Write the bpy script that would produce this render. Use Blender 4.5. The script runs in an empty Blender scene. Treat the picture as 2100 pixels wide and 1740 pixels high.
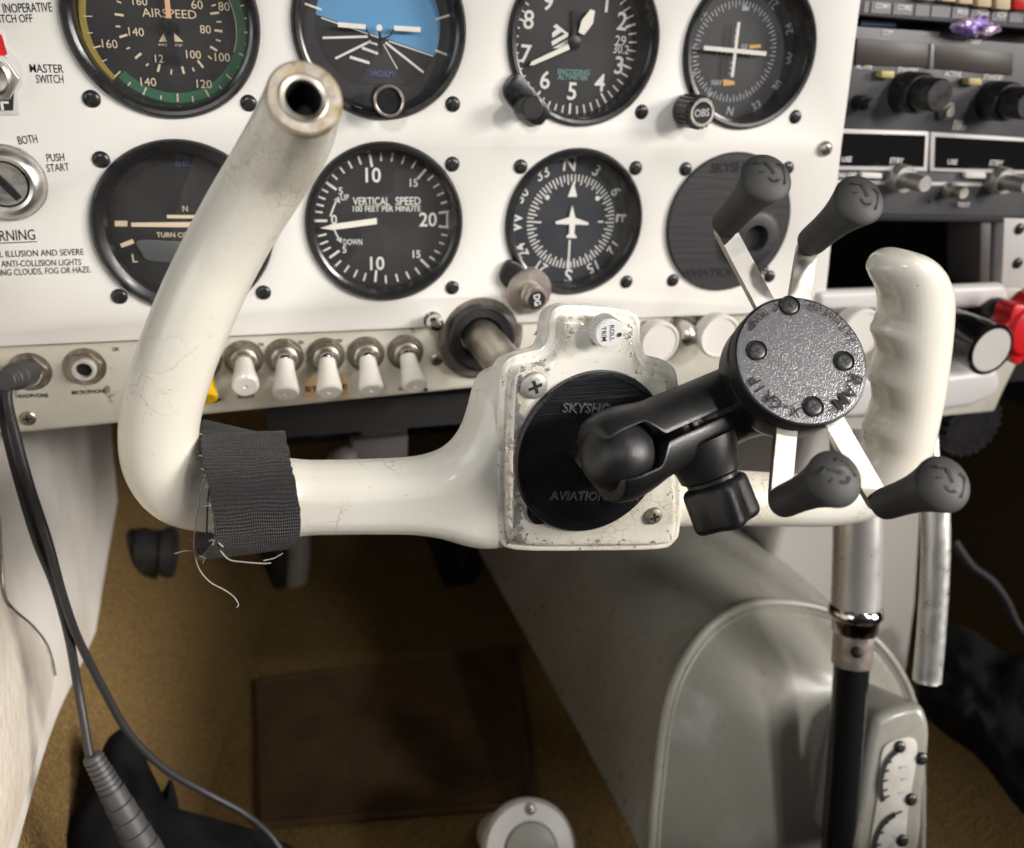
import bpy, bmesh, math, random
from mathutils import Vector, Matrix, noise
R_ = math.radians
SC = bpy.context.scene
COL = SC.collection
random.seed(7)

# ------------------------------------------------------------------ camera
CF = 1752.77                      # focal length, in units of a 2100 px wide frame
CP = Vector((.0271, -.4264, -.0020))
def _rot(y, p, r):
    cy, sy, cp, sp, cr, sr = math.cos(y), math.sin(y), math.cos(p), math.sin(p), math.cos(r), math.sin(r)
    f = Vector((sy*cp, cy*cp, sp)); rt = Vector((cy, -sy, 0)); up = rt.cross(f)
    return cr*rt+sr*up, cr*up-sr*rt, f
CR, CU, CD = _rot(.3118, -.4187, .0522)
cam = bpy.data.cameras.new('camera'); cam_o = bpy.data.objects.new('camera', cam); COL.objects.link(cam_o)
cam.sensor_width = 36; cam.sensor_fit = 'HORIZONTAL'; cam.lens = 36*CF/2100
cam.clip_start = .01; cam.clip_end = 50
cam.dof.use_dof = True; cam.dof.focus_distance = .315; cam.dof.aperture_fstop = 10
cam_o.matrix_world = Matrix(((CR.x, CU.x, -CD.x, CP.x), (CR.y, CU.y, -CD.y, CP.y), (CR.z, CU.z, -CD.z, CP.z), (0, 0, 0, 1)))
SC.camera = cam_o

# ------------------------------------------------------------------ world, lamps, exposure
W = bpy.data.worlds.new('World'); SC.world = W; W.use_nodes = True
WN = W.node_tree.nodes; WL = W.node_tree.links
_tc = WN.new('ShaderNodeTexCoord'); _sx = WN.new('ShaderNodeSeparateXYZ'); WL.new(_tc.outputs['Generated'], _sx.inputs[0])
_cr = WN.new('ShaderNodeValToRGB'); WL.new(_sx.outputs['Z'], _cr.inputs[0])        # hangar: dark floor, pale walls and roof
_cr.color_ramp.elements[0].position = .0; _cr.color_ramp.elements[0].color = (.05, .045, .04, 1)
_cr.color_ramp.elements[1].position = .55; _cr.color_ramp.elements[1].color = (1.0, .96, .91, 1)
WL.new(_cr.outputs[0], WN['Background'].inputs[0]); WN['Background'].inputs[1].default_value = .045
def area(name, loc, target, size, power, col, spread=180, sy=None):
    l = bpy.data.lights.new(name, 'AREA'); l.energy = power; l.color = col; l.size = size
    if sy: l.shape = 'RECTANGLE'; l.size_y = sy
    l.spread = R_(spread)
    o = bpy.data.objects.new(name, l); COL.objects.link(o); o.location = loc
    o.rotation_euler = (Vector(target)-Vector(loc)).to_track_quat('-Z', 'Y').to_euler()
    return o
def spot(name, loc, target, power, col, ang, blend, rad):
    l = bpy.data.lights.new(name, 'SPOT'); l.energy = power; l.color = col; l.spot_size = R_(ang); l.spot_blend = blend; l.shadow_soft_size = rad
    o = bpy.data.objects.new(name, l); COL.objects.link(o); o.location = loc
    o.rotation_euler = (Vector(target)-Vector(loc)).to_track_quat('-Z', 'Y').to_euler()
    return o
spot('hangar_lamp_right', (.80, -1.10, .42), (.18, 0, -.11), 29, (1.0, .955, .91), 52, .35, .08)
spot('hangar_lamp_left', (-.18, -1.08, .47), (.15, 0, .02), 17.5, (1.0, .975, .95), 25, .7, .05)
spot('hangar_lamp_top', (.63, -.846, .948), (.22, -.18, -.11), 10, (1.0, .97, .93), 20, .5, .03)
area('soft_fill_left', (-1.05, -.85, .30), (.1, -.1, -.08), .7, 2.0, (.96, .98, 1.0), 120)  # added soft side light for the bright left edge of the yoke
area('soft_fill_right', (1.25, -.95, .16), (-.10, -.04, -.42), .7, 3.0, (1.0, .94, .88), 34)  # added fill aimed low to brighten the side wall and kick panel
SC.view_settings.view_transform = 'Standard'; SC.view_settings.look = 'None'
SC.view_settings.exposure = -.12; SC.view_settings.gamma = 1; SC.view_settings.use_curve_mapping = False
SC.cycles.use_denoising = True; SC.cycles.max_bounces = 8; SC.cycles.sample_clamp_indirect = 4

# ------------------------------------------------------------------ placing helpers (pixel of a 2100 px wide view -> point on a real plane)
def ray(u, v): return CD + CR*((u-1050)/CF) - CU*((v-870)/CF)
def aty(u, v, y=0.): d = ray(u, v); return CP + d*((y-CP.y)/d.y)
def atx(u, v, x): d = ray(u, v); return CP + d*((x-CP.x)/d.x)
def atz(u, v, z): d = ray(u, v); return CP + d*((z-CP.z)/d.z)
def atd(u, v, z): return CP + ray(u, v)*z
def atp(u, v, p0, n): d = ray(u, v); return CP + d*((p0-CP).dot(n)/d.dot(n))
def dep(p): return (p-CP).dot(CD)
def frame(o, a, b, c):
    return Matrix(((a[0], b[0], c[0], o[0]), (a[1], b[1], c[1], o[1]), (a[2], b[2], c[2], o[2]), (0, 0, 0, 1)))
def pf(o, y=None):                                   # frame on a vertical, pilot facing plane: a right, b up, c to the pilot
    return frame(o, (1, 0, 0), (0, 0, 1), (0, -1, 0))
def axf(o, c, up=(0, 0, 1)):                         # frame whose c axis is given
    c = Vector(c).normalized(); up = Vector(up)
    a = up.cross(c)
    if a.length < 1e-4: a = Vector((1, 0, 0))
    a.normalize(); b = c.cross(a)
    return frame(o, a, b, c)
def loc_on(fr, u, v, c=0.):                          # pixel -> (a, b) on the plane c of a frame
    n = fr.col[2].to_3d(); p0 = fr.col[3].to_3d()+n*c
    q = fr.inverted() @ atp(u, v, p0, n)
    return q.x, q.y

# ------------------------------------------------------------------ mesh builder
class MB:
    def __init__(s): s.v = []; s.f = []; s.m = []; s.w = {}
    def add(s, vs, fs, mat=0):
        k = len(s.v); s.v += [Vector(x) for x in vs]
        s.f += [tuple(i+k for i in f) for f in fs]; s.m += [mat]*len(fs); return k
    def lathe(s, fr, prof, n=40, mat=0, a0=0., sweep=2*math.pi):
        vs = []; rows = []
        for r, c in prof:
            if abs(r) < 1e-7: rows.append([len(vs)]); vs.append(fr @ Vector((0, 0, c)))
            else:
                rows.append(list(range(len(vs), len(vs)+n)))
                vs += [fr @ Vector((r*math.cos(a0+i*2*math.pi/n), r*math.sin(a0+i*2*math.pi/n), c)) for i in range(n)]
        fs = []
        for p, q in zip(rows, rows[1:]):
            for i in range(n):
                j = (i+1) % n
                if len(p) == 1 and len(q) == 1: continue
                if len(p) == 1: fs.append((p[0], q[j], q[i]))
                elif len(q) == 1: fs.append((p[i], p[j], q[0]))
                else: fs.append((p[i], p[j], q[j], q[i]))
        s.add(vs, fs, mat); return s
    def box(s, fr, c, d, mat=0):
        vs = [fr @ Vector((c[0]+x*d[0]/2, c[1]+y*d[1]/2, c[2]+z*d[2]/2)) for z in (-1, 1) for x, y in ((-1, -1), (1, -1), (1, 1), (-1, 1))]
        s.add(vs, [(3, 2, 1, 0), (4, 5, 6, 7), (0, 1, 5, 4), (1, 2, 6, 5), (2, 3, 7, 6), (3, 0, 4, 7)], mat); return s
    def prism(s, fr, poly, c0, c1, mat=0, k=1.):
        n = len(poly)
        ar = sum(poly[i][0]*poly[(i+1) % n][1]-poly[(i+1) % n][0]*poly[i][1] for i in range(n))
        if ar < 0: poly = poly[::-1]
        mx = sum(p[0] for p in poly)/n; my = sum(p[1] for p in poly)/n
        vs = [fr @ Vector((p[0], p[1], c0)) for p in poly]+[fr @ Vector((mx+(p[0]-mx)*k, my+(p[1]-my)*k, c1)) for p in poly]
        s.add(vs, [tuple(range(n-1, -1, -1)), tuple(range(n, 2*n))]+[(i, (i+1) % n, n+(i+1) % n, n+i) for i in range(n)], mat); return s
    def sheet(s, fr, poly, c, mat=0):
        n = len(poly)
        ar = sum(poly[i][0]*poly[(i+1) % n][1]-poly[(i+1) % n][0]*poly[i][1] for i in range(n))
        if ar < 0: poly = poly[::-1]
        s.add([fr @ Vector((p[0], p[1], c)) for p in poly], [tuple(range(n))], mat); return s
    def bar(s, fr, p, q, w, c, mat=0, w2=None):      # flat stroke on the plane c of a frame
        p = Vector(p); q = Vector(q); d = (q-p)
        if d.length < 1e-9: return s
        nrm = Vector((-d.y, d.x)).normalized(); w2 = w if w2 is None else w2
        return s.sheet(fr, [p+nrm*w/2, p-nrm*w/2, q-nrm*w2/2, q+nrm*w2/2], c, mat)
    def ring(s, fr, r0, r1, c, a0=0, a1=360, n=64, mat=0, o=(0, 0)):
        vs = []; fs = []; full = abs(a1-a0) >= 360
        m = n if full else n+1
        for i in range(m):
            t = R_(a0+(a1-a0)*i/n)
            for r in (r0, r1): vs.append(fr @ Vector((o[0]+r*math.cos(t), o[1]+r*math.sin(t), c)))
        for i in range(n):
            j = (i+1) % m; fs.append((2*i, 2*i+1, 2*j+1, 2*j))
        s.add(vs, fs, mat); return s
    def tube(s, pts, rad, n=16, mat=0, caps=True, sq=None, ref=None):
        pts = [Vector(p) for p in pts]; m = len(pts)
        if not hasattr(rad, '__len__'): rad = [rad]*m
        T = [(pts[min(i+1, m-1)]-pts[max(i-1, 0)]).normalized() for i in range(m)]
        x = Vector(ref) if ref else (Vector((0, 0, 1)) if abs(T[0].z) < .9 else Vector((1, 0, 0)))
        vs = []
        for i in range(m):
            x = (x-T[i]*x.dot(T[i])).normalized(); y = T[i].cross(x)
            rx, ry = (rad[i], rad[i]) if not sq else (rad[i]*sq[0], rad[i]*sq[1])
            if isinstance(rad[i], tuple): rx, ry = rad[i]
            vs += [pts[i]+x*(rx*math.cos(2*math.pi*k/n))+y*(ry*math.sin(2*math.pi*k/n)) for k in range(n)]
        fs = [(i*n+k, i*n+(k+1) % n, (i+1)*n+(k+1) % n, (i+1)*n+k) for i in range(m-1) for k in range(n)]
        if caps: fs += [tuple(range(n-1, -1, -1)), tuple(range((m-1)*n, m*n))]
        s.add(vs, fs, mat); return s
    def sphere(s, o, r, n=28, mat=0, sc=(1, 1, 1)):
        k = n//2
        prof = [(max(0, r*math.sin(math.pi*i/k)) if 0 < i < k else 0, -r*math.cos(math.pi*i/k)) for i in range(k+1)]
        fr = frame(o, (sc[0], 0, 0), (0, sc[1], 0), (0, 0, sc[2])); return s.lathe(fr, prof, n, mat)

def cat(pts, k=6, closed=False):                     # Catmull-Rom through points of any dimension (tuples or Vectors)
    P = [Vector(p) for p in pts]; n = len(P); out = []
    for i in range(n if closed else n-1):
        g = lambda j: P[j % n] if closed else P[max(0, min(n-1, j))]
        a, b, c, d = g(i-1), g(i), g(i+1), g(i+2)
        for t in (j/k for j in range(k)):
            out.append(.5*((2*b)+(c-a)*t+(2*a-5*b+4*c-d)*t*t+(3*b-a-3*c+d)*t**3))
    if not closed: out.append(P[-1])
    return out

WM = {}
def obj(name, mb, mats, parent=None, bevel=0., seg=2, smooth=38, world=True, label=None, cat_=None, group=None, kind=None, origin=None, wear=None):
    """one mesh object; mb is in world space and is moved into the parent's (or its own base's) space"""
    if not isinstance(mats, (list, tuple)): mats = [mats]
    vs = mb.v
    if parent is not None: inv = WM[parent].inverted(); M_ = WM[parent]
    else:
        if origin is None:
            xs = [v.x for v in vs]; ys = [v.y for v in vs]; zs = [v.z for v in vs]
            origin = Vector(((min(xs)+max(xs))/2, (min(ys)+max(ys))/2, min(zs)))
        M_ = origin if isinstance(origin, Matrix) else Matrix.Translation(origin); inv = M_.inverted()
    me = bpy.data.meshes.new(name)
    me.from_pydata([tuple(inv @ v) if world else tuple(v) for v in vs], [], mb.f)
    for m in mats: me.materials.append(m)
    if len(mats) > 1: me.polygons.foreach_set('material_index', mb.m)
    if mb.w:
        at = me.attributes.new('wear', 'FLOAT', 'POINT')
        for i, w in mb.w.items(): at.data[i].value = w
    bm = bmesh.new(); bm.from_mesh(me)
    if not mb.w: bmesh.ops.remove_doubles(bm, verts=bm.verts, dist=1e-6)
    if bevel:
        es = [e for e in bm.edges if len(e.link_faces) == 2 and e.calc_face_angle(0) > R_(35)]
        bmesh.ops.bevel(bm, geom=es, offset=bevel, offset_type='OFFSET', segments=seg, profile=.5, affect='EDGES', clamp_overlap=True)
    bm.to_mesh(me); bm.free()
    me.polygons.foreach_set('use_smooth', [True]*len(me.polygons))
    try: me.set_sharp_from_angle(angle=R_(smooth))
    except Exception: pass
    o = bpy.data.objects.new(name, me); COL.objects.link(o)
    if parent is not None: o.parent = parent; WM[o] = WM[parent]
    else: o.matrix_world = M_; WM[o] = M_
    if label: o['label'] = label
    if cat_: o['category'] = cat_
    if group: o['group'] = group
    if kind: o['kind'] = kind
    return o
def thing(name, M_, label, cat_, group=None):
    o = bpy.data.objects.new(name, None); COL.objects.link(o); o.empty_display_size = .01
    if not isinstance(M_, Matrix): M_ = Matrix.Translation(M_)
    o.matrix_world = M_; WM[o] = M_
    o['label'] = label; o['category'] = cat_
    if group: o['group'] = group
    return o
def dup(root, M_, label, mat_swap=None):
    def rec(o, par):
        c = o.copy(); COL.objects.link(c)
        if mat_swap and c.data is not None and c.name.split('.')[0] in mat_swap:
            c.data = c.data.copy(); c.data.materials[0] = mat_swap[c.name.split('.')[0]]
        if par: c.parent = par; WM[c] = M_
        for ch in list(o.children): rec(ch, c)
        return c
    r = rec(root, None); r.matrix_world = M_; WM[r] = M_; r['label'] = label
    return r

# ------------------------------------------------------------------ lettering
_TX = {}
def glyphs(s, off=0., sp=1.):
    k = (s, off, sp)
    if k not in _TX:
        cu = bpy.data.curves.new('t', 'FONT'); cu.body = s; cu.size = 1; cu.offset = off; cu.space_character = sp; cu.resolution_u = 3
        o = bpy.data.objects.new('t', cu); COL.objects.link(o); bpy.context.view_layer.update()
        me = bpy.data.meshes.new_from_object(o.evaluated_get(bpy.context.evaluated_depsgraph_get()))
        vs = [v.co.copy() for v in me.vertices]; fs = [tuple(p.vertices) for p in me.polygons]
        bpy.data.objects.remove(o); bpy.data.curves.remove(cu); bpy.data.meshes.remove(me)
        x0 = min(v.x for v in vs); x1 = max(v.x for v in vs)
        _TX[k] = ([(v.x-x0, v.y) for v in vs], fs, x1-x0)
    return _TX[k]
CAPH = None
def caph():
    global CAPH
    if CAPH is None: CAPH = max(y for x, y in glyphs('H')[0])
    return CAPH
def text_ab(mb, fr, s, p, q, h, c, off=.0, mat=0, slant=0., depth=0.):
    """letters from p to q (baseline ends, frame units), cap height h, on the plane c of the frame"""
    vs, fs, w = glyphs(s, off); p = Vector(p); q = Vector(q); d = q-p
    ex = d/w; up = Vector((-d.y, d.x)).normalized()*(h/caph())
    if slant: up = up+d.normalized()*slant*(h/caph())
    P = [p+ex*x+up*y for x, y in vs]
    mb.add([fr @ Vector((t.x, t.y, c)) for t in P], fs, mat)
    if depth:                                        # raised letters get side walls
        from collections import Counter
        ec = Counter()
        for f in fs:
            for i in range(len(f)):
                ec[(f[i], f[(i+1) % len(f)])] += 1
        k = mb.add([fr @ Vector((t.x, t.y, c-depth)) for t in P], [], mat)-len(P)
        for (i, j), n in list(ec.items()):
            if (j, i) not in ec: mb.f.append((k+j, k+i, k+len(P)+i, k+len(P)+j)); mb.m.append(mat)
def text_px(mb, fr, s, u0, v0, u1, v1, hpx, c, **k):
    p = loc_on(fr, u0, v0, c); q = loc_on(fr, u1, v1, c)
    z = dep(fr @ Vector((p[0], p[1], c)))
    text_ab(mb, fr, s, p, q, hpx*z/CF*1.06, c, **k)
def text_c(mb, fr, s, o, h, ang, c, off=.0, mat=0, wk=.92):
    vs, fs, w = glyphs(s, off); L = w*h/caph()*wk
    e = Vector((math.cos(R_(ang)), math.sin(R_(ang)))); n = Vector((-e.y, e.x)); o = Vector(o)
    p = o-e*L/2-n*h/2
    text_ab(mb, fr, s, p, p+e*L, h, c, off, mat)

# ------------------------------------------------------------------ materials
def mat(name, col, rough=.5, metal=0., bump=None, vary=None, spec=.5, coat=0., rvar=0., stretch=None, dirt=None, sheen=0.):
    m = bpy.data.materials.new(name); m.use_nodes = True; N = m.node_tree.nodes; L = m.node_tree.links
    b = N['Principled BSDF']
    b.inputs['Base Color'].default_value = (*col, 1); b.inputs['Roughness'].default_value = rough
    b.inputs['Metallic'].default_value = metal; b.inputs['Specular IOR Level'].default_value = spec
    b.inputs['Coat Weight'].default_value = coat; b.inputs['Coat Roughness'].default_value = .08
    if sheen: b.inputs['Sheen Weight'].default_value = sheen
    tc = N.new('ShaderNodeTexCoord'); out = tc.outputs['Object']
    if stretch:
        mp = N.new('ShaderNodeMapping'); mp.inputs['Scale'].default_value = stretch; L.new(out, mp.inputs[0]); src = mp.outputs[0]
    else: src = out
    colout = None
    def nz(scale, det=4., s=None):
        t = N.new('ShaderNodeTexNoise'); t.inputs['Scale'].default_value = scale; t.inputs['Detail'].default_value = det
        L.new(s or src, t.inputs['Vector']); return t
    if vary:                                          # (scale, other colour, lo, hi)
        t = nz(vary[0]); r = N.new('ShaderNodeMapRange'); r.inputs[1].default_value = vary[2]; r.inputs[2].default_value = vary[3]
        L.new(t.outputs['Fac'], r.inputs[0]); mx = N.new('ShaderNodeMix'); mx.data_type = 'RGBA'
        mx.inputs[6].default_value = (*col, 1); mx.inputs[7].default_value = (*vary[1], 1)
        L.new(r.outputs[0], mx.inputs[0]); colout = mx.outputs[2]
    if dirt:                                          # specks: (scale, colour, threshold)
        t = nz(dirt[0], 6., out); r = N.new('ShaderNodeMapRange'); r.inputs[1].default_value = dirt[2]; r.inputs[2].default_value = dirt[2]+.05
        L.new(t.outputs['Fac'], r.inputs[0]); mx = N.new('ShaderNodeMix'); mx.data_type = 'RGBA'
        if colout: L.new(colout, mx.inputs[6])
        else: mx.inputs[6].default_value = (*col, 1)
        mx.inputs[7].default_value = (*dirt[1], 1); L.new(r.outputs[0], mx.inputs[0]); colout = mx.outputs[2]
    if colout: L.new(colout, b.inputs['Base Color'])
    if rvar:
        t = nz(140., 5., out); r = N.new('ShaderNodeMapRange'); r.inputs[1].default_value = .3; r.inputs[2].default_value = .7
        r.inputs[3].default_value = max(.02, rough-rvar); r.inputs[4].default_value = min(1, rough+rvar)
        L.new(t.outputs['Fac'], r.inputs[0]); L.new(r.outputs[0], b.inputs['Roughness'])
    if bump:                                          # (kind, scale, strength, distance)
        if bump[0] == 'noise': t = nz(bump[1], 3.); h = t.outputs['Fac']
        elif bump[0] == 'vor':
            t = N.new('ShaderNodeTexVoronoi'); t.inputs['Scale'].default_value = bump[1]; L.new(src, t.inputs['Vector']); h = t.outputs['Distance']
        bp = N.new('ShaderNodeBump'); bp.inputs['Strength'].default_value = bump[2]; bp.inputs['Distance'].default_value = bump[3]
        L.new(h, bp.inputs['Height']); L.new(bp.outputs[0], b.inputs['Normal'])
    return m
M = {}
def defm(k, *a, **kw): M[k] = mat(k, *a, **kw)
defm('panel_paint', (.74, .73, .695), .42, vary=(9, (.70, .68, .63), .35, .7), bump=('noise', 900, .08, .0004), dirt=(60, (.52, .49, .44), .73), rvar=.06)
defm('switch_paint', (.62, .60, .52), .45, vary=(22, (.52, .49, .41), .4, .7), bump=('noise', 500, .12, .0004), dirt=(75, (.26, .23, .18), .66), rvar=.08)
defm('bezel_black', (.012, .012, .013), .32, bump=('noise', 1500, .06, .0003), rvar=.08)
defm('dial_black', (.014, .014, .016), .55)
defm('dial_grey', (.028, .028, .031), .55)
defm('dial_navy', (.018, .022, .032), .5)
defm('mark_white', (.74, .73, .69), .6)
defm('mark_cream', (.72, .60, .42), .6)
defm('mark_dim', (.40, .42, .44), .6)
defm('mark_blue', (.10, .12, .34), .6)
defm('mark_teal', (.16, .30, .30), .6)
defm('mark_orange', (.70, .36, .12), .6)
defm('band_green', (.03, .125, .065), .55)
defm('band_yellow', (.33, .25, .055), .55)
defm('sky_blue', (.105, .30, .54), .5)
defm('needle_white', (.80, .77, .68), .5)
defm('needle_orange', (.72, .40, .22), .5)
defm('ink', (.02, .02, .025), .6)
defm('tape_clear', (.72, .68, .60), .35)
defm('tape_orange', (.76, .52, .30), .5)
defm('screw_black', (.015, .015, .016), .3, bump=('noise', 900, .2, .0004), rvar=.1)
defm('steel', (.66, .64, .61), .36, 1., bump=('noise', 700, .06, .0004), rvar=.1)
defm('steel_dull', (.46, .43, .38), .42, 1., bump=('noise', 500, .15, .0005), vary=(160, (.30, .26, .2), .45, .65), rvar=.1)
defm('chrome', (.72, .70, .68), .12, 1., rvar=.05)
defm('aluminium', (.72, .71, .69), .33, .75, bump=('noise', 260, .1, .0005), stretch=(1, 1, .1), rvar=.1)
defm('shaft_metal', (.55, .50, .43), .38, 1., vary=(45, (.30, .26, .21), .45, .65), bump=('noise', 260, .15, .0006), rvar=.1)
defm('brass', (.56, .49, .45), .35, .85, rvar=.08)
defm('red_paint', (.62, .02, .02), .35)
defm('red_plastic', (.72, .015, .02), .38)
defm('yellow_plastic', (.80, .50, .01), .4)
defm('white_plastic', (.86, .83, .76), .25, coat=.3, vary=(60, (.76, .70, .58), .45, .7))
defm('white_knob', (.74, .71, .67), .3, bump=('noise', 700, .08, .0004))
defm('grip_plastic', (.80, .775, .69), .2, coat=.4, vary=(22, (.77, .73, .63), .4, .7), dirt=(190, (.35, .25, .17), .745), bump=('noise', 90, .05, .001))
defm('rubber_black', (.013, .013, .014), .42, bump=('noise', 1300, .2, .0003), rvar=.08)
defm('rubber_grey', (.032, .032, .032), .62, bump=('noise', 800, .12, .0004), vary=(90, (.05, .05, .049), .45, .7))
defm('plastic_black', (.010, .010, .0105), .40, bump=('noise', 1900, .3, .00025), rvar=.06)
defm('knob_black', (.01, .01, .011), .12, coat=.5)
defm('radio_grey', (.085, .086, .093), .45, bump=('noise', 900, .2, .0004), vary=(30, (.11, .11, .115), .4, .7))
defm('radio_light', (.20, .20, .21), .4, bump=('noise', 900, .1, .0004))
defm('window_dark', (.055, .045, .041), .4, spec=.35)
defm('window_black', (.010, .010, .011), .12)
defm('trim_white', (.66, .64, .63), .4)
defm('button_tan', (.70, .56, .36), .45)
defm('button_yellow', (.52, .42, .16), .45)
defm('slot_black', (.004, .004, .004), .7)
defm('carpet', (.135, .080, .022), .95, bump=('noise', 420, 1., .004), vary=(420, (.30, .19, .058), .42, .72))
defm('mat_brown', (.060, .031, .010), .9, bump=('noise', 300, .4, .001), vary=(30, (.085, .048, .016), .4, .7))
defm('wall_white', (.80, .77, .72), .5, bump=('noise', 160, .18, .0012), vary=(14, (.62, .57, .50), .4, .7))
defm('leather_cream', (.76, .70, .61), .5, bump=('vor', 190, .35, .0012), vary=(18, (.60, .53, .44), .4, .7))
defm('pedestal_grey', (.29, .285, .25), .34, bump=('noise', 40, .10, .002), vary=(14, (.225, .22, .19), .38, .7), rvar=.1, coat=.2)
defm('column_white', (.52, .50, .47), .45, bump=('noise', 60, .1, .001))
defm('plate_white', (.50, .49, .45), .45, vary=(60, (.38, .36, .32), .4, .7))
defm('fabric_black', (.0045, .0045, .0055), .95, bump=('noise', 900, .5, .0008), spec=.2)
defm('cable_black', (.022, .022, .024), .5, bump=('noise', 600, .1, .0003))
defm('cable_grey', (.05, .05, .053), .5, bump=('noise', 900, .2, .0004))
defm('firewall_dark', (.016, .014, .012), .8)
defm('chrome_worn', (.74, .71, .69), .30, .72, rvar=.03)
defm('bracket_grey', (.09, .08, .078), .5)
defm('purple_foil', (.20, .13, .40), .2, .3, bump=('noise', 160, .8, .003), vary=(120, (.55, .42, .55), .45, .6))
defm('blue_plastic', (.02, .06, .13), .3)
defm('thread', (.03, .03, .032), .8)
defm('thread_pale', (.34, .33, .31), .8)

def glass_mat():
    m = bpy.data.materials.new('instrument_glass'); m.use_nodes = True; N = m.node_tree.nodes; L = m.node_tree.links
    N.clear(); o = N.new('ShaderNodeOutputMaterial'); t = N.new('ShaderNodeBsdfTransparent'); g = N.new('ShaderNodeBsdfGlossy')
    g.inputs['Roughness'].default_value = .03; f = N.new('ShaderNodeFresnel'); f.inputs[0].default_value = 1.5
    mx = N.new('ShaderNodeMixShader'); L.new(f.outputs[0], mx.inputs[0]); L.new(g.outputs[0], mx.inputs[2]); L.new(mx.outputs[0], o.inputs[0])
    d = N.new('ShaderNodeBsdfDiffuse'); d.inputs[0].default_value = (.6, .57, .52, 1); m2 = N.new('ShaderNodeMixShader')      # thin dust-like haze put into the glass in place of reflections
    tc = N.new('ShaderNodeTexCoord'); nz = N.new('ShaderNodeTexNoise'); nz.inputs['Scale'].default_value = 45; nz.inputs['Detail'].default_value = 5; L.new(tc.outputs['Object'], nz.inputs['Vector'])
    r = N.new('ShaderNodeMapRange'); r.inputs[1].default_value = .35; r.inputs[2].default_value = .75; r.inputs[3].default_value = .004; r.inputs[4].default_value = .035; L.new(nz.outputs[0], r.inputs[0])
    L.new(r.outputs[0], m2.inputs[0]); L.new(t.outputs[0], m2.inputs[1]); L.new(d.outputs[0], m2.inputs[2]); L.new(m2.outputs[0], mx.inputs[1])
    return m
M['glass'] = glass_mat()

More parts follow.
